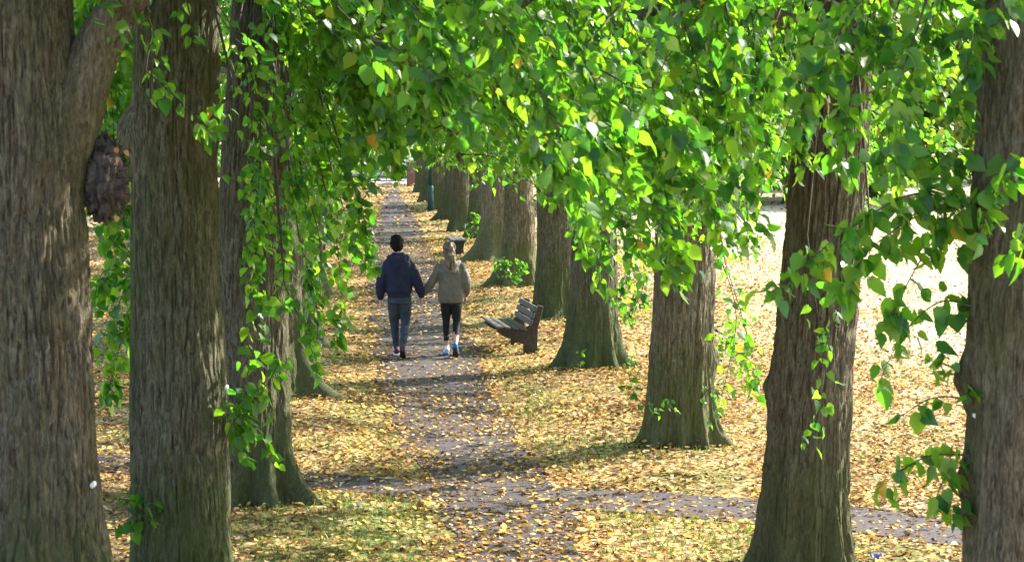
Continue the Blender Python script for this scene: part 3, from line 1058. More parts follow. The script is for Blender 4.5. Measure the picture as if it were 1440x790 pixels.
r2 = make_tree('pale flared lime with a buttressed base beside the path bend', gb(957, 632), .345, 11,
               lean=(.006, 0), mat='bark_pale', shade=.8, quality=3, n=260, dz=.03, flare=.04, zlow=3.6, nlimb=14,
               bumps=[(A(-10), .95, .14, .06), (A(200), .95, .12, .04)],
               lobes=[(A(-22), .62, .2, .22), (A(-58), .40, .15, .28), (A(-92), .28, .17, .26), (A(-128), .45, .19, .26), (A(30), .5, .3, .24), (A(165), .42, .24, .26)],
               sprays=[dict(pts=[(1000, 330), (1034, 430), (1026, 510), (1004, 592)], Y=20.8, k=2, side=.17, dens=.75, connect=4.6),
                       dict(pts=[(1020, 370), (1045, 450), (1070, 545)], Y=21.5, k=3, side=.2, dens=.6, connect=4.0),
                       dict(pts=[(1005, 460), (1040, 500), (1065, 560)], Y=22.4, k=4, side=.14),
                       dict(pts=[(560, -60), (560, 60), (590, 150), (620, 215)], Y=[17, 16.6, 16.4, 16.4], k=5, connect=6),
                       dict(pts=[(480, -60), (500, 60), (540, 160), (560, 240)], Y=[17, 16.4, 16, 16], k=5, connect=6),
                       dict(pts=[(880, 260), (890, 350), (868, 430)], Y=21, k=4, connect=4.6),
                       dict(pts=[(900, 330), (905, 400), (880, 452)], Y=21.5, k=4, connect=4.3)]
               + hang_set(3, 520, 900, 16, 14.0, 18.0, short=.5) + hang_set(4, 850, 1060, 8, 18, 21.5, slant=60, short=.6),
               sprouts=[dict(pts=[(912, 575), (893, 555), (884, 528)], Y=22.4, side=.12, k=3),
                        dict(pts=[(920, 585), (935, 565), (950, 578)], Y=22.2, side=.08, k=3, size=.06),
                        dict(pts=[(985, 560), (1000, 545), (1012, 560)], Y=22.3, side=.10, k=3, size=.06)])
r3 = make_tree('lime with wide spreading roots behind the slatted bench', gb(831, 519), .32, 12, mat='bark_moss', shade=1.0, density=1.5, quality=2, n=180, dz=.04, flare=.25, zlow=3.3, nlimb=14,
               lobes=[(A(-165), .8, .22, .24), (A(-125), .5, .17, .3), (A(-88), .42, .17, .3), (A(-48), .6, .19, .28), (A(-8), .85, .22, .24), (A(90), .6, .3, .3)],
               sprouts=[dict(pts=[(812, 515), (816, 500), (822, 492)], Y=29.1, side=.08, k=3, size=.06),
                        dict(pts=[(872, 512), (885, 500), (896, 510)], Y=29.2, side=.10, k=3, size=.06)])
r4 = make_tree('stout dark lime trunk directly right of the bench backrest', gb(779, 452), .335, 13, mat='bark_moss', shade=1.0, density=1.5, quality=2, n=160, dz=.045, zlow=3.0, flare=.2,
               lobes=[(A(-150), .35, .3, .3), (A(-90), .3, .28, .3), (A(-35), .35, .28, .3), (A(20), .3, .3, .3), (A(100), .5, .3, .3)])
r5 = make_tree('lime with a sprawling dark root and leafy shoots at its foot', gb(731, 404), .31, 14, mat='bark_pale', shade=1.0, density=1.5, quality=2, n=140, dz=.05, zlow=3.0,
               lobes=[(A(-170), 1.5, .24, .28), (A(-120), .7, .28, .3), (A(-50), .5, .28, .3), (A(20), .4, .3, .3), (A(100), .5, .3, .3)],
               sprouts=[dict(pts=[(718, 396), (710, 375), (700, 362)], Y=42.3, side=.22, k=5, size=.09),
                        dict(pts=[(722, 396), (728, 375), (738, 366)], Y=42.3, side=.22, k=5, size=.09)])
r6 = make_tree('lime with a long root reaching left, seen above the blonde walker', gb(700, 366), .33, 15, mat='bark_pale', shade=1.0, density=1.4, quality=2, n=120, dz=.06, zlow=3.0,
               lobes=[(A(-172), 1.6, .26, .34), (A(-110), .7, .28, .3), (A(-40), .5, .28, .3), (A(60), .5, .3, .3)])
r7 = make_tree('mossy lime with yellow-green shoots above the low backless bench', gb(676, 337), .31, 16, mat='bark_moss', shade=1.0, density=1.4, quality=2, n=96, dz=.07, zlow=3.0,
               sprouts=[dict(pts=[(672, 330), (664, 312), (670, 300)], Y=58.2, side=.3, k=5, size=.11)])
r8 = make_tree('slim lime beside the short white-faced marker post', gb(650, 325), .27, 17, shade=1.0, density=1.6, quality=1, n=72, dz=.08, zlow=3.0, nlimb=10)
r9 = make_tree('dark-footed lime between the marker post and the pale double trunk', gb(636, 311), .29, 18, shade=1.0, density=1.6, quality=1, n=72, dz=.08, zlow=3.0, nlimb=10,
               lobes=[(A(-165), 1.1, .26, .3), (A(-90), .5, .3, .3), (A(-20), .5, .3, .3), (A(90), .5, .3, .3)])
r10 = make_tree('grey lime standing right of the green post', gb(619, 297), .31, 19, mat='bark_pale', shade=1.0, density=1.6, quality=1, n=72, dz=.08, zlow=3.0, nlimb=10)
r11 = make_tree('lime just left of the green post, half covered by it', gb(603, 285), .28, 20, shade=1.0, density=1.6, quality=1, n=64, dz=.1, zlow=3.0, nlimb=10)
r12 = make_tree('last lime of the right row, by the brick gate pier', gb(595, 271), .31, 21, shade=1.0, density=1.6, quality=1, n=64, dz=.1, zlow=3.0, nlimb=10)

# crowns at lower cost behind: the park trees closing the view
BG = [(6.6, 84, 9, 'sunlit park tree just right of the flared lime trunk'), (10.5, 80, 10, 'nearest sunlit park tree between the two right-hand trunks'), (14.5, 86, 10, 'sunlit park tree behind the leaning trunk, right side'),
      (18.5, 82, 11, 'nearest sunlit park tree by the right edge trunk'), (23, 88, 11, 'sunlit park tree hidden behind the right edge trunk'), (-11.8, 64, 9, 'sunlit park tree in the gap between the two left-hand trunks'), (-15.5, 78, 10, 'park tree behind the left-hand gap, farther one'),
      (14, 96, 9, 'round sunlit park tree across the lit field, left of the leaning trunk'), (24, 104, 11, 'sunlit park tree seen between the two right-hand trunks'),
      (34, 112, 12, 'bright park tree beyond the field at the right edge'), (6, 112, 10, 'park tree behind the right row of limes'),
      (-3, 124, 10, 'tree closing the view above the parked car'), (-12, 122, 11, 'tree behind the silver car on its left'), (-20, 108, 10, 'park tree behind the left row of limes'),
      (-28, 100, 11, 'park tree seen in the gap left of the second trunk'), (19, 126, 13, 'tall tree behind the sunlit park trees, left one'), (30, 132, 13, 'tall tree behind the sunlit park trees, right one'),
      (1, 138, 13, 'tall dark tree beyond the end of the path'), (-8, 140, 14, 'tallest tree beyond the end of the path'), (-36, 118, 13, 'tree beyond the field at the far left edge')]


def bg_tree(x, y, h, label, seed):
    r2_ = np.random.default_rng(seed)
    root = thing('park_tree', label, 'tree', (x, y, 0), 0, 'park trees closing the view')
    mb = MB()
    mb.tube([(0, 0, -.2), (0, 0, .3), (.1, 0, 2), (.15, .1, h * .55), (.1, .1, h * .9)], [.5, .34, .28, .18, .05], 14)
    for k in range(7):
        a = k * 2.4 + seed
        z = h * (.25 + .07 * k)
        mb.tube([(.1, .05, z), (math.cos(a) * h * .12, math.sin(a) * h * .12, z + h * .08), (math.cos(a) * h * .26, math.sin(a) * h * .26, z + h * .14)], [.11, .07, .03], 7)
    mb.build('trunk', M['bark'], root, True)
    # clumps of leaves through the volume
    nc = 150
    c = r2_.normal(0, 1, (nc, 3))
    c = nrm(c) * (r2_.random(nc) ** .45)[:, None]
    c = c * np.array([h * .40, h * .40, h * .46]) + np.array([0, 0, h * .53])
    c = c[c[:, 2] > .9]
    nl = 130
    P = (c[:, None] + r2_.normal(0, .38, (len(c), nl, 3))).reshape(-1, 3)
    D = r2_.normal(0, .6, P.shape) + np.array([0, 0, -.6])
    N = r2_.normal(0, .7, P.shape) + np.array([0, 0, .5])
    V, fs = leaf_geom(P, D, N, r2_.uniform(.16, .3, len(P)), False)
    link('crown', mesh_np('crown', V, fs, False), M['leaf_far'], root)


for i, (x, y, h, lb) in enumerate(BG): bg_tree(x, y, h, lb, 300 + i)

# ------------------------------------------------------------------ leaf litter and grass (uncountable)
rng = np.random.default_rng(77)
PATCH = [(600, 745, 5.0, .8), (500, 760, 3, .9), (930, 738, 3, 1.0), (1020, 745, 2, .8), (702, 560, 2.4, 1.0), (722, 610, 2, 1.0), (760, 640, 1.8, 1.0), (690, 515, 2.4, .9), (450, 740, 2, .7),
         (640, 288, 6, 1.2), (595, 300, 6, 1.2), (480, 330, 5, 1.0), (700, 520, 1.5, .7), (1080, 590, 2, .5), (860, 640, 1.5, .5), (640, 345, 3, .6), (500, 400, 3, .5), (480, 560, 1.5, .4)]
PW = [(ground_pt(u, v)[:2], s, a) for u, v, s, a in PATCH]


def grassiness(x, y):
    g_ = .42 * np.clip(fbm(x * .5, y * .35, 0, 55, 3) * 1.5, 0, 1)
    for c_, s, a in PW:
        sx_, sy_ = s * .28, s * .55
        g_ = g_ + a * np.exp(-((x - c_[0]) / sx_) ** 2 - ((y - c_[1]) / sy_) ** 2)
    d, d1, d2 = path_dist(x, y)
    return np.clip(g_, 0, 1) * np.clip(d / .25, 0, 1)


def litter(Y0, Y1, per_m2, s0, s1, zmax):
    xmax = .26 * Y1 + 2.0
    n = int((Y1 - Y0) * 2 * xmax * per_m2)
    x = rng.uniform(-xmax, xmax, n)
    y = rng.uniform(Y0, Y1, n)
    k = np.abs(x) < .26 * y + 2.0
    x, y = x[k], y[k]
    d, d1, d2 = path_dist(x, y)
    on = np.clip(-d / .32, 0, 1)
    patch = np.clip(.5 + .8 * fbm(x * .9, y * .6, 0, 61, 3), .05, 1)
    # the foot of the main path (in front of the crossing) is buried in leaves
    buried = np.clip((19.8 - y) / 1.0, 0, 1) * (d1 < .3)
    p = np.where(d < 0, .75 * (1 - on) + on * (.20 + .38 * patch), .5 + .5 * patch)
    p = np.where((d1 > 0) & (d2 < 0), .16 + .3 * patch, p)
    p = np.where((d2 < 0) & (x < -1.6), np.maximum(p, .45 + .35 * patch), p)
    p = np.maximum(p, buried * .8)
    for tx, ty in TRUNKS:
        p = np.maximum(p, .95 * np.exp(-((x - tx) ** 2 + (y - ty) ** 2) / .6 ** 2))
    p = p * (1 - .42 * grassiness(x, y))
    ax_ = np.abs(x + .078 * y)
    p = p * np.where(ax_ > 6, np.clip(1.4 - (ax_ - 4) / 7, .22, 1), 1)
    k = rng.random(len(x)) < p
    x, y, on = x[k], y[k], on[k]
    n = len(x)
    drift = np.zeros(n)
    for tx, ty in TRUNKS:
        drift = np.maximum(drift, np.exp(-((x - tx) ** 2 + (y - ty) ** 2) / .52 ** 2))
    z = height(x, y) + .012 + rng.random(n) ** 2 * zmax * (1 - .7 * on) + drift * rng.random(n) * .07
    a = rng.uniform(0, 2 * PI, n)
    D = np.stack([np.cos(a), np.sin(a), rng.normal(0, .22, n)], 1)
    N = np.stack([rng.normal(0, .38, n), rng.normal(0, .38, n), np.ones(n)], 1)
    return np.stack([x, y, z], 1), D, N, rng.uniform(s0, s1, n)


Vs, Fs, n0 = [], [], 0
for args in ((12.5, 30, 560, .022, .066, .04), (30, 60, 260, .032, .072, .035), (60, 125, 30, .07, .13, .03)):
    P, D, N, Sz = litter(*args)
    V, ff = leaf_geom(P, D, N, Sz, False)
    Vs.append(V)
    Fs.append(ff[0] + n0)
    n0 += len(V)
ml = link('fallen_leaves', mesh_np('fallen_leaves', np.vstack(Vs), [np.vstack(Fs)], False), M['litter'])
tag(ml, 'yellow and brown fallen leaves strewn over grass and path', 'fallen leaves', kind='stuff')

n = 260000
Y0, Y1 = 13, 62
y = Y0 + (Y1 - Y0) * rng.random(n) ** 1.3
x = rng.uniform(-1, 1, n) * (.26 * y + 2)
gsn = grassiness(x, y)
d, d1, d2 = path_dist(x, y)
foot = np.zeros(n)
for tx, ty in TRUNKS:
    foot = np.maximum(foot, np.exp(-((np.hypot(x - tx, y - ty) - .55) / .14) ** 2))
k = (rng.random(n) < np.clip(gsn * .75 + .02 + foot * .8, 0, 1)) & (d > .02)
x, y = x[k], y[k]
n = len(x)
hgt = rng.uniform(.025, .075, n)
a = rng.uniform(0, 2 * PI, n)
wv = .004 + .003 * rng.random(n)
wv = wv * (1 + .02 * y)
z = height(x, y)
dx, dy = np.cos(a) * wv, np.sin(a) * wv
lx, ly = rng.normal(0, .025, n), rng.normal(0, .025, n)
V = np.stack([np.stack([x - dx, y - dy, z], 1), np.stack([x + dx, y + dy, z], 1), np.stack([x + lx, y + ly, z + hgt], 1)], 1).reshape(-1, 3)
gm_ = link('grass', mesh_np('grass', V, [np.arange(3 * n).reshape(-1, 3)], False), M['grass'])
tag(gm_, 'short green grass in patches between the fallen leaves', 'grass', kind='stuff')

# ------------------------------------------------------------------ benches
t = NT('weathered_slat')
v = t.coords((1, 1, 1))
c = t.ramp(t.noise(v, 30, 5, .6), [(.3, (.040, .036, .034)), (.7, (.105, .096, .092))])
M['slat'] = t.done(t.pbr(c, .65, t.bump(t.noise(v, 60, 3), .3, .01), .4))
M['timber'] = simple('dark_timber', (.040, .031, .023), .8, .5, 18, .4)
gp = ground_pt(746, 499)
bench = thing('park_bench', 'weathered timber bench with slatted seat and backrest facing the path', 'bench', (gp[0], gp[1], 0), A(9))
bench.scale = (1, 1, .88)
# local: +y along the bench (away), -x towards the path, z up
for yy in (0.0, 1.22):
    mb = MB()
    prof = [(-.10, -.05), (.10, -.05), (.115, .45), (.20, .82), (.125, .845), (.065, .80), (-.01, .50), (-.12, .43), (-.50, .47), (-.50, .41), (-.42, .33), (-.10, .20)]
    mb.prism(prof, (0, .085, 0), (0, yy, 0), (1, 0, 0), (0, 0, 1))
    mb.build('end_support', M['timber'], bench, bevel=.006)
for i, sx_ in enumerate((-.475, -.355, -.235, -.115)):
    mb = MB()
    mb.box((sx_, .66, .488 - .085 * (sx_ + .5) * 1.0), (.098, 1.50, .036), rotm('Y', A(5)))
    mb.build('seat_slat', M['slat'], bench, bevel=.004)
for i, zz in enumerate((.56, .675, .79)):
    mb = MB()
    f_ = (zz - .5) / .32
    mb.box((-.02 + .095 * f_, .66, zz), (.034, 1.50, .088), rotm('Y', A(15)))
    mb.build('back_slat', M['slat'], bench, bevel=.004)

gp = ground_pt(645, 360)
b2 = thing('low_bench', 'low dark backless bench on a plank pedestal past the blonde walker', 'bench', (gp[0], gp[1], 0), A(6))
for yy in (0, 1.1):
    mb = MB()
    mb.prism([(-.06, -.03), (.14, -.03), (.12, .2), (.16, .36), (-.16, .36), (-.10, .2)], (0, .09, 0), (0, yy, 0), (1, 0, 0), (0, 0, 1))
    mb.build('pedestal', M['timber'], b2, bevel=.006)
for sx_ in (-.13, 0, .13):
    mb = MB()
    mb.box((sx_, .6, .385), (.12, 1.5, .045))
    mb.build('seat_slat', M['slat'], b2, bevel=.005)

# ------------------------------------------------------------------ posts, marker, litter scraps
M['teal'] = simple('teal_paint', (.012, .060, .058), .5, .2, 12)
M['teal_dark'] = simple('dark_teal_paint', (.012, .045, .06), .45, .2, 12)


def lamp_post(name, u, v, mat, label, hh=5.2):
    p = ground_pt(u, v)
    root = thing(name, label, 'lamp post', (p[0], p[1], 0))
    mb = MB()
    mb.tube([(0, 0, -.1), (0, 0, .9), (0, 0, .95)], [.105, .105, .07], 16)
    mb.build('base', mat, root, True)
    mb = MB()
    mb.tube([(0, 0, .9), (0, 0, 3), (0, 0, hh)], [.065, .055, .045], 14)
    mb.build('pole', mat, root, True)
    mb = MB()
    mb.tube([(0, 0, hh), (0, 0, hh + .08), (0, 0, hh + .45), (0, 0, hh + .55)], [.06, .12, .2, .03], 12)
    mb.build('lantern', M['white_tag'], root, True)


lamp_post('lamp_post', 605.5, 299, M['teal'], 'green post standing between the far trunks of the right row')
lamp_post('lamp_post', 452, 356, M['teal_dark'], 'dark teal lamp post behind hanging leaves left of the path')

p = ground_pt(657, 331)
mk = thing('marker_post', 'short dark post with a white face at the foot of a slim trunk', 'post', (p[0], p[1], 0))
mb = MB(); mb.box((.05, 0, .16), (.10, .12, .44), None, .9); mb.build('post', M['timber'], mk, bevel=.008)
mb = MB(); mb.box((-.03, -.045, .18), (.07, .02, .30)); mb.build('face_plate', M['white_tag'], mk, bevel=.003)

M['blue'] = simple('blue_plastic', (.02, .06, .45), .35, .15, 30)


def scrap(u, v, label, s):
    p = ground_pt(u, v, .05)
    k = 7
    xs = np.linspace(-1, 1, k)
    X, Yy = np.meshgrid(xs * s, xs * s * .7)
    Z = .35 * s * (noise3(X * 30, Yy * 30, s, 3) + .8 * noise3(X * 60, Yy * 60, 0, 5)) + .02
    V = np.stack([X, Yy, Z], -1).reshape(-1, 3)
    ii = np.arange(k * k).reshape(k, k)
    q = np.stack([ii[:-1, :-1], ii[:-1, 1:], ii[1:, 1:], ii[1:, :-1]], -1).reshape(-1, 4)
    o = link('litter_scrap', mesh_np('litter_scrap', V, [q]), M['blue'])
    o.location = p
    m = o.modifiers.new('solid', 'SOLIDIFY'); m.thickness = .002
    tag(o, label, 'litter')


scrap(500, 714, 'small blue scrap of litter on the leaves left of the path', .055)
scrap(1233, 784, 'small blue scrap of litter right of the leaning trunk foot', .05)

# ------------------------------------------------------------------ far end of the path: road, wall, pier, car
t = NT('road_tarmac')
v = t.coords()
M['road'] = t.done(t.pbr(t.ramp(t.noise(v, 3, 5), [(.3, (.22, .21, .20)), (.7, (.32, .31, .29))]), .85, None, .3))
mb = MB()
mb.add([(-60, 101, .14), (-.5, 101, .14), (-.5, 107, .14), (-60, 107, .14)], [np.array([[0, 1, 2, 3]])])
tag(mb.build('road', M['road']), kind='structure')
mb = MB(); mb.box((-30.25, 100.9, .06), (59.5, .2, .22))
tag(mb.build('kerb', simple('kerb_stone', (.5, .48, .45), .8, .15, 8)), kind='structure')

t = NT('red_brick')
v = t.coords((1, 1, 1))
mpv = t.n('ShaderNodeCombineXYZ'); sxx = t.n('ShaderNodeSeparateXYZ'); t.l(v, sxx.inputs[0])
ad = t.n('ShaderNodeMath', operation='ADD'); t.l(sxx.outputs[0], ad.inputs[0]); t.l(sxx.outputs[1], ad.inputs[1])
t.l(ad.outputs[0], mpv.inputs[0]); t.l(sxx.outputs[2], mpv.inputs[1])
bk = t.n('ShaderNodeTexBrick')
bk.inputs['Color1'].default_value = (.22, .07, .05, 1); bk.inputs['Color2'].default_value = (.15, .05, .04, 1); bk.inputs['Mortar'].default_value = (.3, .27, .24, 1)
bk.inputs['Scale'].default_value = 4.4
t.l(mpv.outputs[0], bk.inputs['Vector'])
M['brick'] = t.done(t.pbr(bk.outputs['Color'], .85))
p = at(580, 258, 99.5)
pr = thing('gate_pier', 'red brick gate pier with a white cap at the far end of the path', 'gate pier', (p[0], p[1], .0))
mb = MB(); mb.box((0, 0, .55), (.52, .52, 1.2)); mb.build('pier', M['brick'], pr, bevel=.01)
mb = MB(); mb.box((0, 0, 1.2), (.62, .62, .12)); mb.box((0, 0, 1.33), (.4, .4, .16), None, .3); mb.build('cap', M['white_tag'], pr, bevel=.01)
p = at(591, 258, 99.0)
gpst = thing('gate_post', 'slim white gate post right beside the brick pier', 'post', (p[0], p[1], 0))
mb = MB(); mb.box((0, 0, .8), (.12, .12, 1.8)); mb.build('post', M['white_tag'], gpst, bevel=.01)
mb = MB(); mb.ball((0, 0, 1.75), .09); mb.build('finial', M['white_tag'], gpst, True)
wl = thing('garden_wall', 'low red brick garden wall across the road with a pale coping', 'wall', (-30.5, 109, 0))
mb = MB(); mb.box((0, 0, .5), (60, .25, 1.2)); mb.build('wall', M['brick'], wl)
mb = MB(); mb.box((0, 0, 1.14), (60, .34, .08)); mb.build('coping', simple('coping_stone', (.5, .47, .42), .8, .2, 6), wl)

M['silver'] = simple('silver_paint', (.50, .52, .55), .28, .04, 5, 0, .6, .5)
M['glass'] = simple('car_glass', (.03, .04, .05), .06, .1, 3, 0, .8)
M['tyre'] = simple('tyre_rubber', (.02, .02, .02), .85, .2, 30)
M['rim'] = simple('alloy_rim', (.4, .4, .42), .35, .1, 10, 0, .5, .8)
p = at(522, 257, 103)
car = thing('parked_car', 'silver car parked across the far end of the path behind leaves', 'car', (p[0], p[1], .14))
prof = [(-2.05, .32), (-2.1, .55), (-2.0, .82), (-1.15, .92), (-.55, 1.38), (.75, 1.44), (1.5, 1.02), (2.0, .92), (2.08, .6), (2.05, .3), (1.65, .22), (-1.6, .22)]
mb = MB(); mb.prism(prof, (0, 1.7, 0), (0, -.85, 0), (1, 0, 0), (0, 0, 1)); mb.build('body', M['silver'], car, bevel=.08)
for sgn in (-1, 1):
    for q in ([(-1.0, .94), (-.5, 1.31), (.05, 1.34), (.05, .95)], [(.12, .95), (.12, 1.34), (.7, 1.36), (1.25, 1.02)]):
        mb = MB(); mb.prism(q, (0, .02, 0), (0, sgn * .86 - .01, 0), (1, 0, 0), (0, 0, 1)); mb.build('side_window', M['glass'], car)
    for wx in (-1.3, 1.3):
        mb = MB(); mb.tube([(wx, sgn * .70, .32), (wx, sgn * .88, .32)], [.32, .32], 24); wh = mb.build('wheel', M['tyre'], car)
        mb = MB(); mb.tube([(wx, sgn * .87, .32), (wx, sgn * .895, .32)], [.2, .19], 20); mb.build('rim', M['rim'], wh)
for q in (-1, 1):
    mb = MB(); mb.box((-2.04, q * .62, .7), (.12, .3, .14)); mb.build('headlight', M['white_tag'], car, bevel=.02)
    mb = MB(); mb.box((2.04, q * .62, .78), (.1, .26, .16)); mb.build('tail_light', simple('red_lens', (.35, .01, .01), .3), car, bevel=.02)

# ------------------------------------------------------------------ the two walkers
M['skin'] = simple('skin', (.50, .29, .20), .5, .08, 30)
M['navy'] = None


def cloth(name, col, var, scale, bump, rough=.85):
    t = NT(name)
    v = t.coords()
    f = t.noise(v, scale, 5, .6, .4)
    g_ = t.noise(v, 160, 2)
    c = t.ramp(f, [(.3, [x * (1 - var) for x in col]), (.7, [x * (1 + var) for x in col])])
    c = t.mix(.3, c, t.mix(g_, (.6, .6, .6), (1.4, 1.4, 1.4)), 'MULTIPLY')
    return t.done(t.pbr(c, rough, t.bump(f, bump, .02), .25))


M['navy'] = cloth('navy_jersey', (.012, .016, .040), .25, 9, .6)
M['jeans'] = cloth('grey_denim', (.030, .040, .056), .45, 7, .5)
M['khaki'] = cloth('olive_grey_jacket', (.112, .102, .084), .2, 9, .7, .7)
M['khaki_light'] = cloth('jacket_hood', (.155, .150, .130), .2, 9, .7, .7)
M['black'] = cloth('black_leggings', (.009, .010, .014), .2, 9, .3, .7)
M['hair_black'] = simple('black_hair', (.005, .0045, .0045), .75, .4, 60, .5, .15, 0, (1, 1, .2))
M['hair_blonde'] = simple('dark_blonde_hair', (.105, .064, .038), .5, .85, 30, .6, .4, 0, (1, 1, .08))
M['maroon'] = simple('maroon_shoe', (.085, .028, .045), .8, .25, 30)
M['sole_dark'] = simple('dark_sole', (.03, .028, .03), .8, .2, 30)
M['sole_white'] = simple('white_sole', (.65, .66, .68), .6, .1, 30)
M['shoe_white'] = simple('white_shoe', (.62, .64, .68), .55, .1, 20)
M['shoe_blue'] = simple('blue_shoe', (.03, .12, .33), .55, .2, 20)
M['eye'] = simple('eye', (.6, .58, .55), .2, .1, 30)


def blend(mb, name, mat, parent, voxel, smooth_it=6, wrinkle=0, wscale=.1):
    o = mb.build(name, mat, parent, True)
    m = o.modifiers.new('union', 'REMESH')
    m.mode = 'VOXEL'
    m.voxel_size = voxel
    m.use_smooth_shade = True
    s = o.modifiers.new('smooth', 'SMOOTH')
    s.factor = .5
    s.iterations = smooth_it
    if wrinkle:
        tx = bpy.data.textures.new('folds', 'CLOUDS')
        tx.noise_scale = wscale
        tx.noise_depth = 2
        d = o.modifiers.new('folds', 'DISPLACE')
        d.texture = tx
        d.strength = wrinkle
        d.mid_level = .5
    return o


def hand(mb, wrist, palm_dir, thumb_side, curl=.5, s=1.0, grip=0.0):
    """palm + five fingers. palm_dir: wrist->fingers; thumb_side: direction the thumb leaves; fingers curl towards n"""
    d = nrm(np.array(palm_dir, float))
    ts = np.array(thumb_side, float); ts = nrm(ts - d * (ts @ d))
    nrm_ = np.cross(ts, d)
    wr = np.array(wrist, float)
    pl = .095 * s
    mb.tube([wr, wr + d * pl * .35, wr + d * pl * .8, wr + d * pl], [(.026 * s, .018 * s), (.036 * s, .017 * s), (.040 * s, .015 * s), (.036 * s, .012 * s)], 12, rx=ts)
    for i, (off, ln) in enumerate(((.030, .070), (.011, .080), (-.009, .074), (-.028, .058))):
        b = wr + d * pl * .9 + ts * off * s
        p = [b]
        ang = curl * .5
        for seg, fr in enumerate((.45, .32, .23)):
            dd = d * math.cos(ang) + nrm_ * math.sin(ang)
            p.append(p[-1] + dd * ln * fr * s)
            ang += curl * (1 + grip)
        mb.tube(p, [.0095 * s, .009 * s, .008 * s, .0062 * s], 8)
    b = wr + d * pl * .3 + ts * .028 * s
    mb.tube([b, b + (d * .6 + ts * .7 + nrm_ * .2) * .036 * s, b + (d * 1.25 + ts * .75 + nrm_ * .5) * .048 * s], [.013 * s, .0105 * s, .008 * s], 8)


def ring_loft(mb, rows, seg=28, p=2.4):
    """rows: (cx,cy,z,rx,ry)"""
    a = np.linspace(0, 2 * PI, seg, endpoint=False)
    c_, s_ = np.cos(a), np.sin(a)
    ex = np.sign(c_) * np.abs(c_) ** (2 / p)
    ey = np.sign(s_) * np.abs(s_) ** (2 / p)
    V = np.vstack([np.stack([cx + rx * ex, cy_ + ry * ey, np.full(seg, z)], 1) for cx, cy_, z, rx, ry in rows])
    i = np.arange(seg)
    j = (i + 1) % seg
    n_ = len(rows)
    q = np.vstack([np.stack([i + k * seg, j + k * seg, j + (k + 1) * seg, i + (k + 1) * seg], 1) for k in range(n_ - 1)])
    mb.add(V, [q, i[::-1].copy(), i + (n_ - 1) * seg])


def head(mb, c, s=1.0, turn=0.0):
    """face towards +y (turned by turn); c = centre of the skull"""
    R = rotm('Z', turn)
    c = np.array(c, float)
    q = lambda x, y, z: c + R @ (np.array([x, y, z]) * s)
    mb.ball(q(0, -.005, .02), np.array([.074, .093, .098]) * s, 18, 12, R)
    mb.ball(q(0, .022, -.045), np.array([.058, .066, .078]) * s, 16, 10, R)     # jaw
    mb.ball(q(0, .070, -.098), np.array([.022, .018, .018]) * s, 10, 7, R)      # chin
    mb.tube([q(0, .085, .012), q(0, .102, -.016), q(0, .108, -.030), q(0, .088, -.038)], [.009 * s, .012 * s, .015 * s, .010 * s], 8)   # nose
    mb.ball(q(0, .082, -.062), np.array([.024, .012, .009]) * s, 10, 6, R)      # lips
    mb.ball(q(0, .076, .028), np.array([.055, .016, .012]) * s, 10, 6, R)       # brow
    for sg in (-1, 1):
        mb.ball(q(sg * .077, -.004, -.012), np.array([.012, .020, .033]) * s, 10, 7, R)   # ears
    return q


def eyes(q, parent, s=1.0):
    for sg in (-1, 1):
        mb = MB(); mb.ball(q(sg * .031, .080, .004), .011 * s, 10, 6)
        mb.build('eye', M['eye'], parent, True)


def shoe(parent, ankle, yaw, pitch, mat, sole_mat, heel_mat=None, s=1.0):
    """ankle: world-local ankle joint; pitch>0 lifts the heel around the toe"""
    R = rotm('Z', yaw) @ rotm('X', -pitch)
    ank = np.array(ankle, float)
    q = lambda x, y, z: ank + R @ (np.array([x, y, z]) * s)
    up = MB()
    rows = [(-.075, -.045, .030, .045), (-.06, -.035, .038, .055), (-.01, -.030, .042, .062), (.06, -.045, .046, .045), (.12, -.055, .048, .035), (.17, -.063, .040, .028), (.20, -.068, .022, .018)]
    up.tube([q(0, y, z) for y, z, a, b in rows], [(a * s, b * s) for y, z, a, b in rows], 16, rx=R @ np.array([1.0, 0, 0]))
    up.tube([q(0, -.015, -.03), q(0, -.01, .02), q(0, -.008, .045)], [(.040 * s, .048 * s), (.038 * s, .045 * s), (.037 * s, .043 * s)], 14, rx=R @ np.array([1.0, 0, 0]))
    o = blend(up, 'shoe', mat, parent, .007, 3)
    so_ = MB()
    pts = [(-.085, .026), (-.06, .036), (0, .038), (.06, .044), (.12, .050), (.17, .042), (.205, .022)]
    poly = [(w_, y) for y, w_ in pts] + [(-w_, y) for y, w_ in reversed(pts)]
    so_.prism(poly, R @ np.array([0, 0, .030]) * s, q(0, 0, -.105), R @ np.array([1.0, 0, 0]) * s, R @ np.array([0, 1.0, 0]) * s)
    so_.build('sole', sole_mat, o, bevel=.006)
    return o


def place_person(u, v):
    p = ground_pt(u, v)
    return p


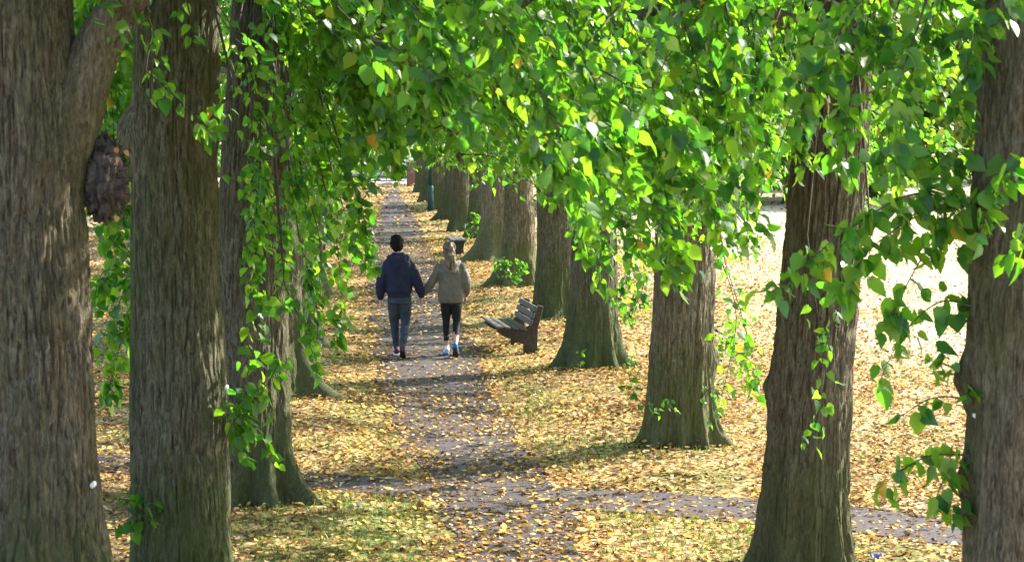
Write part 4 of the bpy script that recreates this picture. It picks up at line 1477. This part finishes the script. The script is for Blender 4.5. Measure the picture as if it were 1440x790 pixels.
# ---- man ----
p = place_person(562, 503)
man = thing('person', 'person in a navy hoodie and grey jeans, walking away on the left and holding hands', 'person', (p[0], p[1], .012), A(2), 'couple walking hand in hand')
SC = 1.0
sh_l, el_l, wr_l = (-.165, .0, 1.395), (-.268, -.04, 1.12), (-.275, .03, .855)
sh_r, el_r, wr_r = (.145, .0, 1.395), (.262, -.05, 1.13), (.330, .03, .885)
hip_l, kn_l, an_l = (-.085, .0, .92), (-.075, .13, .50), (-.045, .20, .105)
hip_r, kn_r, an_r = (.085, .0, .92), (.085, .06, .49), (.045, -.17, .165)
hc = (-.035, .045, 1.672)
b = MB()
q = head(b, hc, 1.0, A(0))
b.tube([(-.02, .0, 1.46), (-.025, .015, 1.54), (-.03, .03, 1.62)], [.062, .055, .056], 16)
ring_loft(b, [(0, 0, .86, .14, .10), (0, 0, .98, .15, .105), (0, 0, 1.1, .14, .10), (-.01, 0, 1.25, .165, .11), (-.01, 0, 1.40, .175, .10), (-.015, 0, 1.47, .11, .08), (-.02, 0, 1.5, .06, .06)])
for S_, E_, W_ in ((sh_l, el_l, wr_l), (sh_r, el_r, wr_r)):
    b.tube(smooth_curve([S_, E_, W_], 11), np.linspace(.055, .030, 11), 12)
for H_, K_, A_ in ((hip_l, kn_l, an_l), (hip_r, kn_r, an_r)):
    b.tube(smooth_curve([H_, K_, A_], 12), np.interp(np.linspace(0, 1, 12), [0, .5, .7, 1], [.085, .055, .056, .036]), 14)
    b.tube([np.array(A_), np.array(A_) + [0, .02, -.05], np.array(A_) + [0, .12, -.07]], [.036, .036, .028], 10)
hand(b, wr_l, (.08, .05, -1), (.35, .9, 0), .45)
hand(b, wr_r, (.02, .10, -1), (-.25, .9, 0), .75, 1.0, .3)
blend(b, 'body', M['skin'], man, .0065, 3)
eyes(q, man)
# hoodie
b = MB()
ring_loft(b, [(-.005, 0, .885, .155, .118), (-.005, 0, .90, .168, .13), (-.005, 0, .94, .178, .138), (-.005, -.005, .99, .197, .150), (-.005, -.008, 1.08, .196, .150), (-.005, -.01, 1.20, .200, .148), (-.008, -.01, 1.32, .212, .142),
              (-.01, -.008, 1.40, .214, .130), (-.012, -.005, 1.452, .182, .115), (-.018, .0, 1.50, .11, .088), (-.022, .008, 1.535, .078, .075)], 32)
for S_, E_, W_ in ((sh_l, el_l, wr_l), (sh_r, el_r, wr_r)):
    S2 = np.array(S_) + np.array([-.01 * np.sign(S_[0]), 0, 0])
    W2 = np.array(W_)
    C = smooth_curve([S2, E_, W2], 14)
    rr = np.interp(np.linspace(0, 1, 14), [0, .25, .5, .75, .88, .93, 1], [.080, .080, .076, .071, .066, .050, .044])
    b.tube(C, rr, 16)
# hood lying on the upper back
b.tube([(-.155, .05, 1.475), (-.135, -.06, 1.475), (-.07, -.125, 1.455), (-.015, -.140, 1.445), (.045, -.125, 1.455), (.105, -.06, 1.475), (.12, .05, 1.475)], [.038, .046, .056, .060, .056, .046, .038], 14)
b.tube([(-.10, -.115, 1.45), (-.015, -.150, 1.36), (.07, -.115, 1.45)], [.035, .048, .035], 12)
b.tube([(-.095, .02, 1.53), (-.08, -.06, 1.525), (-.02, -.09, 1.52), (.04, -.06, 1.525), (.055, .02, 1.53)], [.026, .030, .032, .030, .026], 10)
blend(b, 'hoodie', M['navy'], man, .011, 5, .022, .11)
# jeans
b = MB()
ring_loft(b, [(0, 0, .80, .165, .115), (0, 0, .88, .162, .120), (0, 0, .96, .155, .115)])
for H_, K_, A_ in ((hip_l, kn_l, an_l), (hip_r, kn_r, an_r)):
    C = smooth_curve([H_, K_, np.array(A_) + [0, 0, .01]], 16)
    b.tube(C, np.interp(np.linspace(0, 1, 16), [0, .2, .5, .75, 1], [.092, .095, .070, .060, .048]), 18)
blend(b, 'jeans', M['jeans'], man, .010, 4, .016, .07)
# hair
b = MB()
b.ball(np.array(hc) + [0, -.016, .035], (.102, .108, .104), 40, 26)
b.ball(np.array(hc) + [0, -.052, -.030], (.094, .070, .086), 30, 18)
V = np.vstack(b.v)
V = V + nrm(V - np.array(hc)) * (.010 * noise3(V[:, 0] * 60, V[:, 1] * 60, V[:, 2] * 30, 3) + .012 * noise3(V[:, 0] * 22, V[:, 1] * 22, V[:, 2] * 18, 4))[:, None]
b.v = [V]
b.build('hair', M['hair_black'], man, True)
shoe(man, an_l, A(4), A(2), M['maroon'], M['sole_white'])
shoe(man, an_r, A(-2), A(34), M['maroon'], M['sole_dark'])

# ---- woman ----
p2 = place_person(634, 502)
wom = thing('person', 'person with long blonde hair, khaki hooded jacket and black leggings, walking away', 'person', (p2[0], p2[1], .012), A(2), 'couple walking hand in hand')
sh_l, el_l = (-.160, .0, 1.355), (-.285, -.045, 1.10)
wr_l = (p[0] + .335 - p2[0] - .035, .03, .885)
sh_r, el_r, wr_r = (.165, .0, 1.36), (.235, -.06, 1.10), (.215, .05, .885)
hip_l, kn_l, an_l = (-.075, .0, .86), (-.065, .12, .48), (-.060, .16, .105)
hip_r, kn_r, an_r = (.080, .0, .86), (.085, .06, .47), (.068, -.16, .175)
hc = (-.02, .035, 1.580)
b = MB()
q = head(b, hc, .95, A(-6))
b.tube([(0, .0, 1.38), (-.008, .01, 1.46), (-.015, .025, 1.53)], [.052, .045, .047], 16)
ring_loft(b, [(0, 0, .80, .14, .10), (0, 0, .90, .15, .105), (0, 0, 1.02, .115, .085), (0, 0, 1.2, .14, .095), (0, 0, 1.33, .15, .085), (0, 0, 1.40, .085, .065), (0, 0, 1.43, .05, .05)])
for S_, E_, W_ in ((sh_l, el_l, wr_l), (sh_r, el_r, wr_r)):
    b.tube(smooth_curve([S_, E_, W_], 11), np.linspace(.045, .025, 11), 12)
for H_, K_, A_ in ((hip_l, kn_l, an_l), (hip_r, kn_r, an_r)):
    b.tube(smooth_curve([H_, K_, A_], 12), np.interp(np.linspace(0, 1, 12), [0, .5, .7, 1], [.078, .048, .050, .032]), 14)
    b.tube([np.array(A_), np.array(A_) + [0, .02, -.05], np.array(A_) + [0, .11, -.07]], [.032, .033, .026], 10)
hand(b, wr_l, (-.10, .05, -1), (.2, .95, 0), .75, .93, .3)
hand(b, wr_r, (.05, .20, -1), (-.4, .9, 0), .6, .93)
blend(b, 'body', M['skin'], wom, .0065, 3)
eyes(q, wom, .95)
b = MB()
ring_loft(b, [(.005, 0, .80, .165, .125), (.005, 0, .825, .185, .140), (.005, -.008, .87, .198, .150), (.005, -.012, .96, .192, .148), (.003, -.012, 1.08, .182, .142), (.0, -.012, 1.2, .178, .138), (0, -.01, 1.30, .178, .128),
              (0, -.006, 1.36, .162, .112), (-.002, 0, 1.405, .115, .09), (-.004, .004, 1.44, .075, .072)], 32)
for S_, E_, W_ in ((sh_l, el_l, wr_l), (sh_r, el_r, wr_r)):
    S2 = np.array(S_) + np.array([-.02 * np.sign(S_[0]), 0, -.005])
    C = smooth_curve([S2, E_, W_], 14)
    rr = np.interp(np.linspace(0, 1, 14), [0, .3, .6, .85, .93, 1], [.078, .070, .064, .056, .048, .040])
    b.tube(C, rr, 16)
blend(b, 'jacket', M['khaki'], wom, .011, 5, .024, .10)
b = MB()
b.tube([(-.13, .05, 1.40), (-.12, -.05, 1.395), (-.06, -.115, 1.375), (.0, -.135, 1.36), (.06, -.115, 1.375), (.12, -.05, 1.395), (.13, .05, 1.40)], [.034, .040, .052, .056, .052, .040, .034], 14)
b.tube([(-.10, -.10, 1.37), (-.02, -.145, 1.28), (.03, -.145, 1.27), (.10, -.10, 1.37)], [.034, .042, .042, .034], 12)
blend(b, 'hood', M['khaki_light'], wom, .010, 5, .018, .07)
b = MB()
ring_loft(b, [(0, 0, .76, .145, .10), (0, 0, .84, .150, .112), (0, 0, .92, .135, .10)])
for H_, K_, A_ in ((hip_l, kn_l, an_l), (hip_r, kn_r, an_r)):
    C = smooth_curve([H_, K_, np.array(A_)], 22)[:19]
    b.tube(C, np.interp(np.linspace(0, 1, 19), [0, .2, .5, .72, 1], [.084, .084, .058, .056, .041]), 18)
blend(b, 'leggings', M['black'], wom, .009, 4, .006, .06)
b = MB()
b.ball(np.array(hc) + [0, -.014, .030], (.097, .102, .098), 40, 26)
b.ball(np.array(hc) + [.0, -.048, -.035], (.092, .066, .100), 30, 18)
for ox, ln, wd in ((0, 1.0, 1.0), (-.035, .86, .6), (.04, .80, .62), (.018, 1.06, .45)):
    K = np.array(hc) + [ox, 0, 0]
    b.tube(smooth_curve([K + [-.005, -.085, .02], K + [.0, -.120, -.07], K + [.006, -.180, -.14 * ln], K + [.010, -.215, -.19 * ln], K + [.016, -.220, -.24 * ln], K + [.02, -.212, -.285 * ln]], 16),
           [(a_ * wd, a_ * .6 * wd) for a_ in np.interp(np.linspace(0, 1, 16), [0, .3, .6, .8, .93, 1], [.075, .080, .066, .050, .032, .008])], 40, rx=(1, 0, 0))
b.tube([np.array(hc) + [.055, -.03, -.02], np.array(hc) + [.070, -.03, -.10], np.array(hc) + [.072, -.04, -.16]], [.030, .028, .012], 20)
V = np.vstack(b.v)
V = V + nrm(V - np.array(hc)) * (.008 * noise3(V[:, 0] * 80, V[:, 1] * 80, V[:, 2] * 8, 3) + .009 * noise3(V[:, 0] * 28, V[:, 1] * 28, V[:, 2] * 7, 4))[:, None]
b.v = [V]
b.build('hair', M['hair_blonde'], wom, True)
shoe(wom, an_l, A(5), A(3), M['shoe_white'], M['shoe_blue'], s=.92)
shoe(wom, an_r, A(-4), A(36), M['shoe_blue'], M['sole_dark'], s=.92)

print('leaf faces', N_LEAVES)
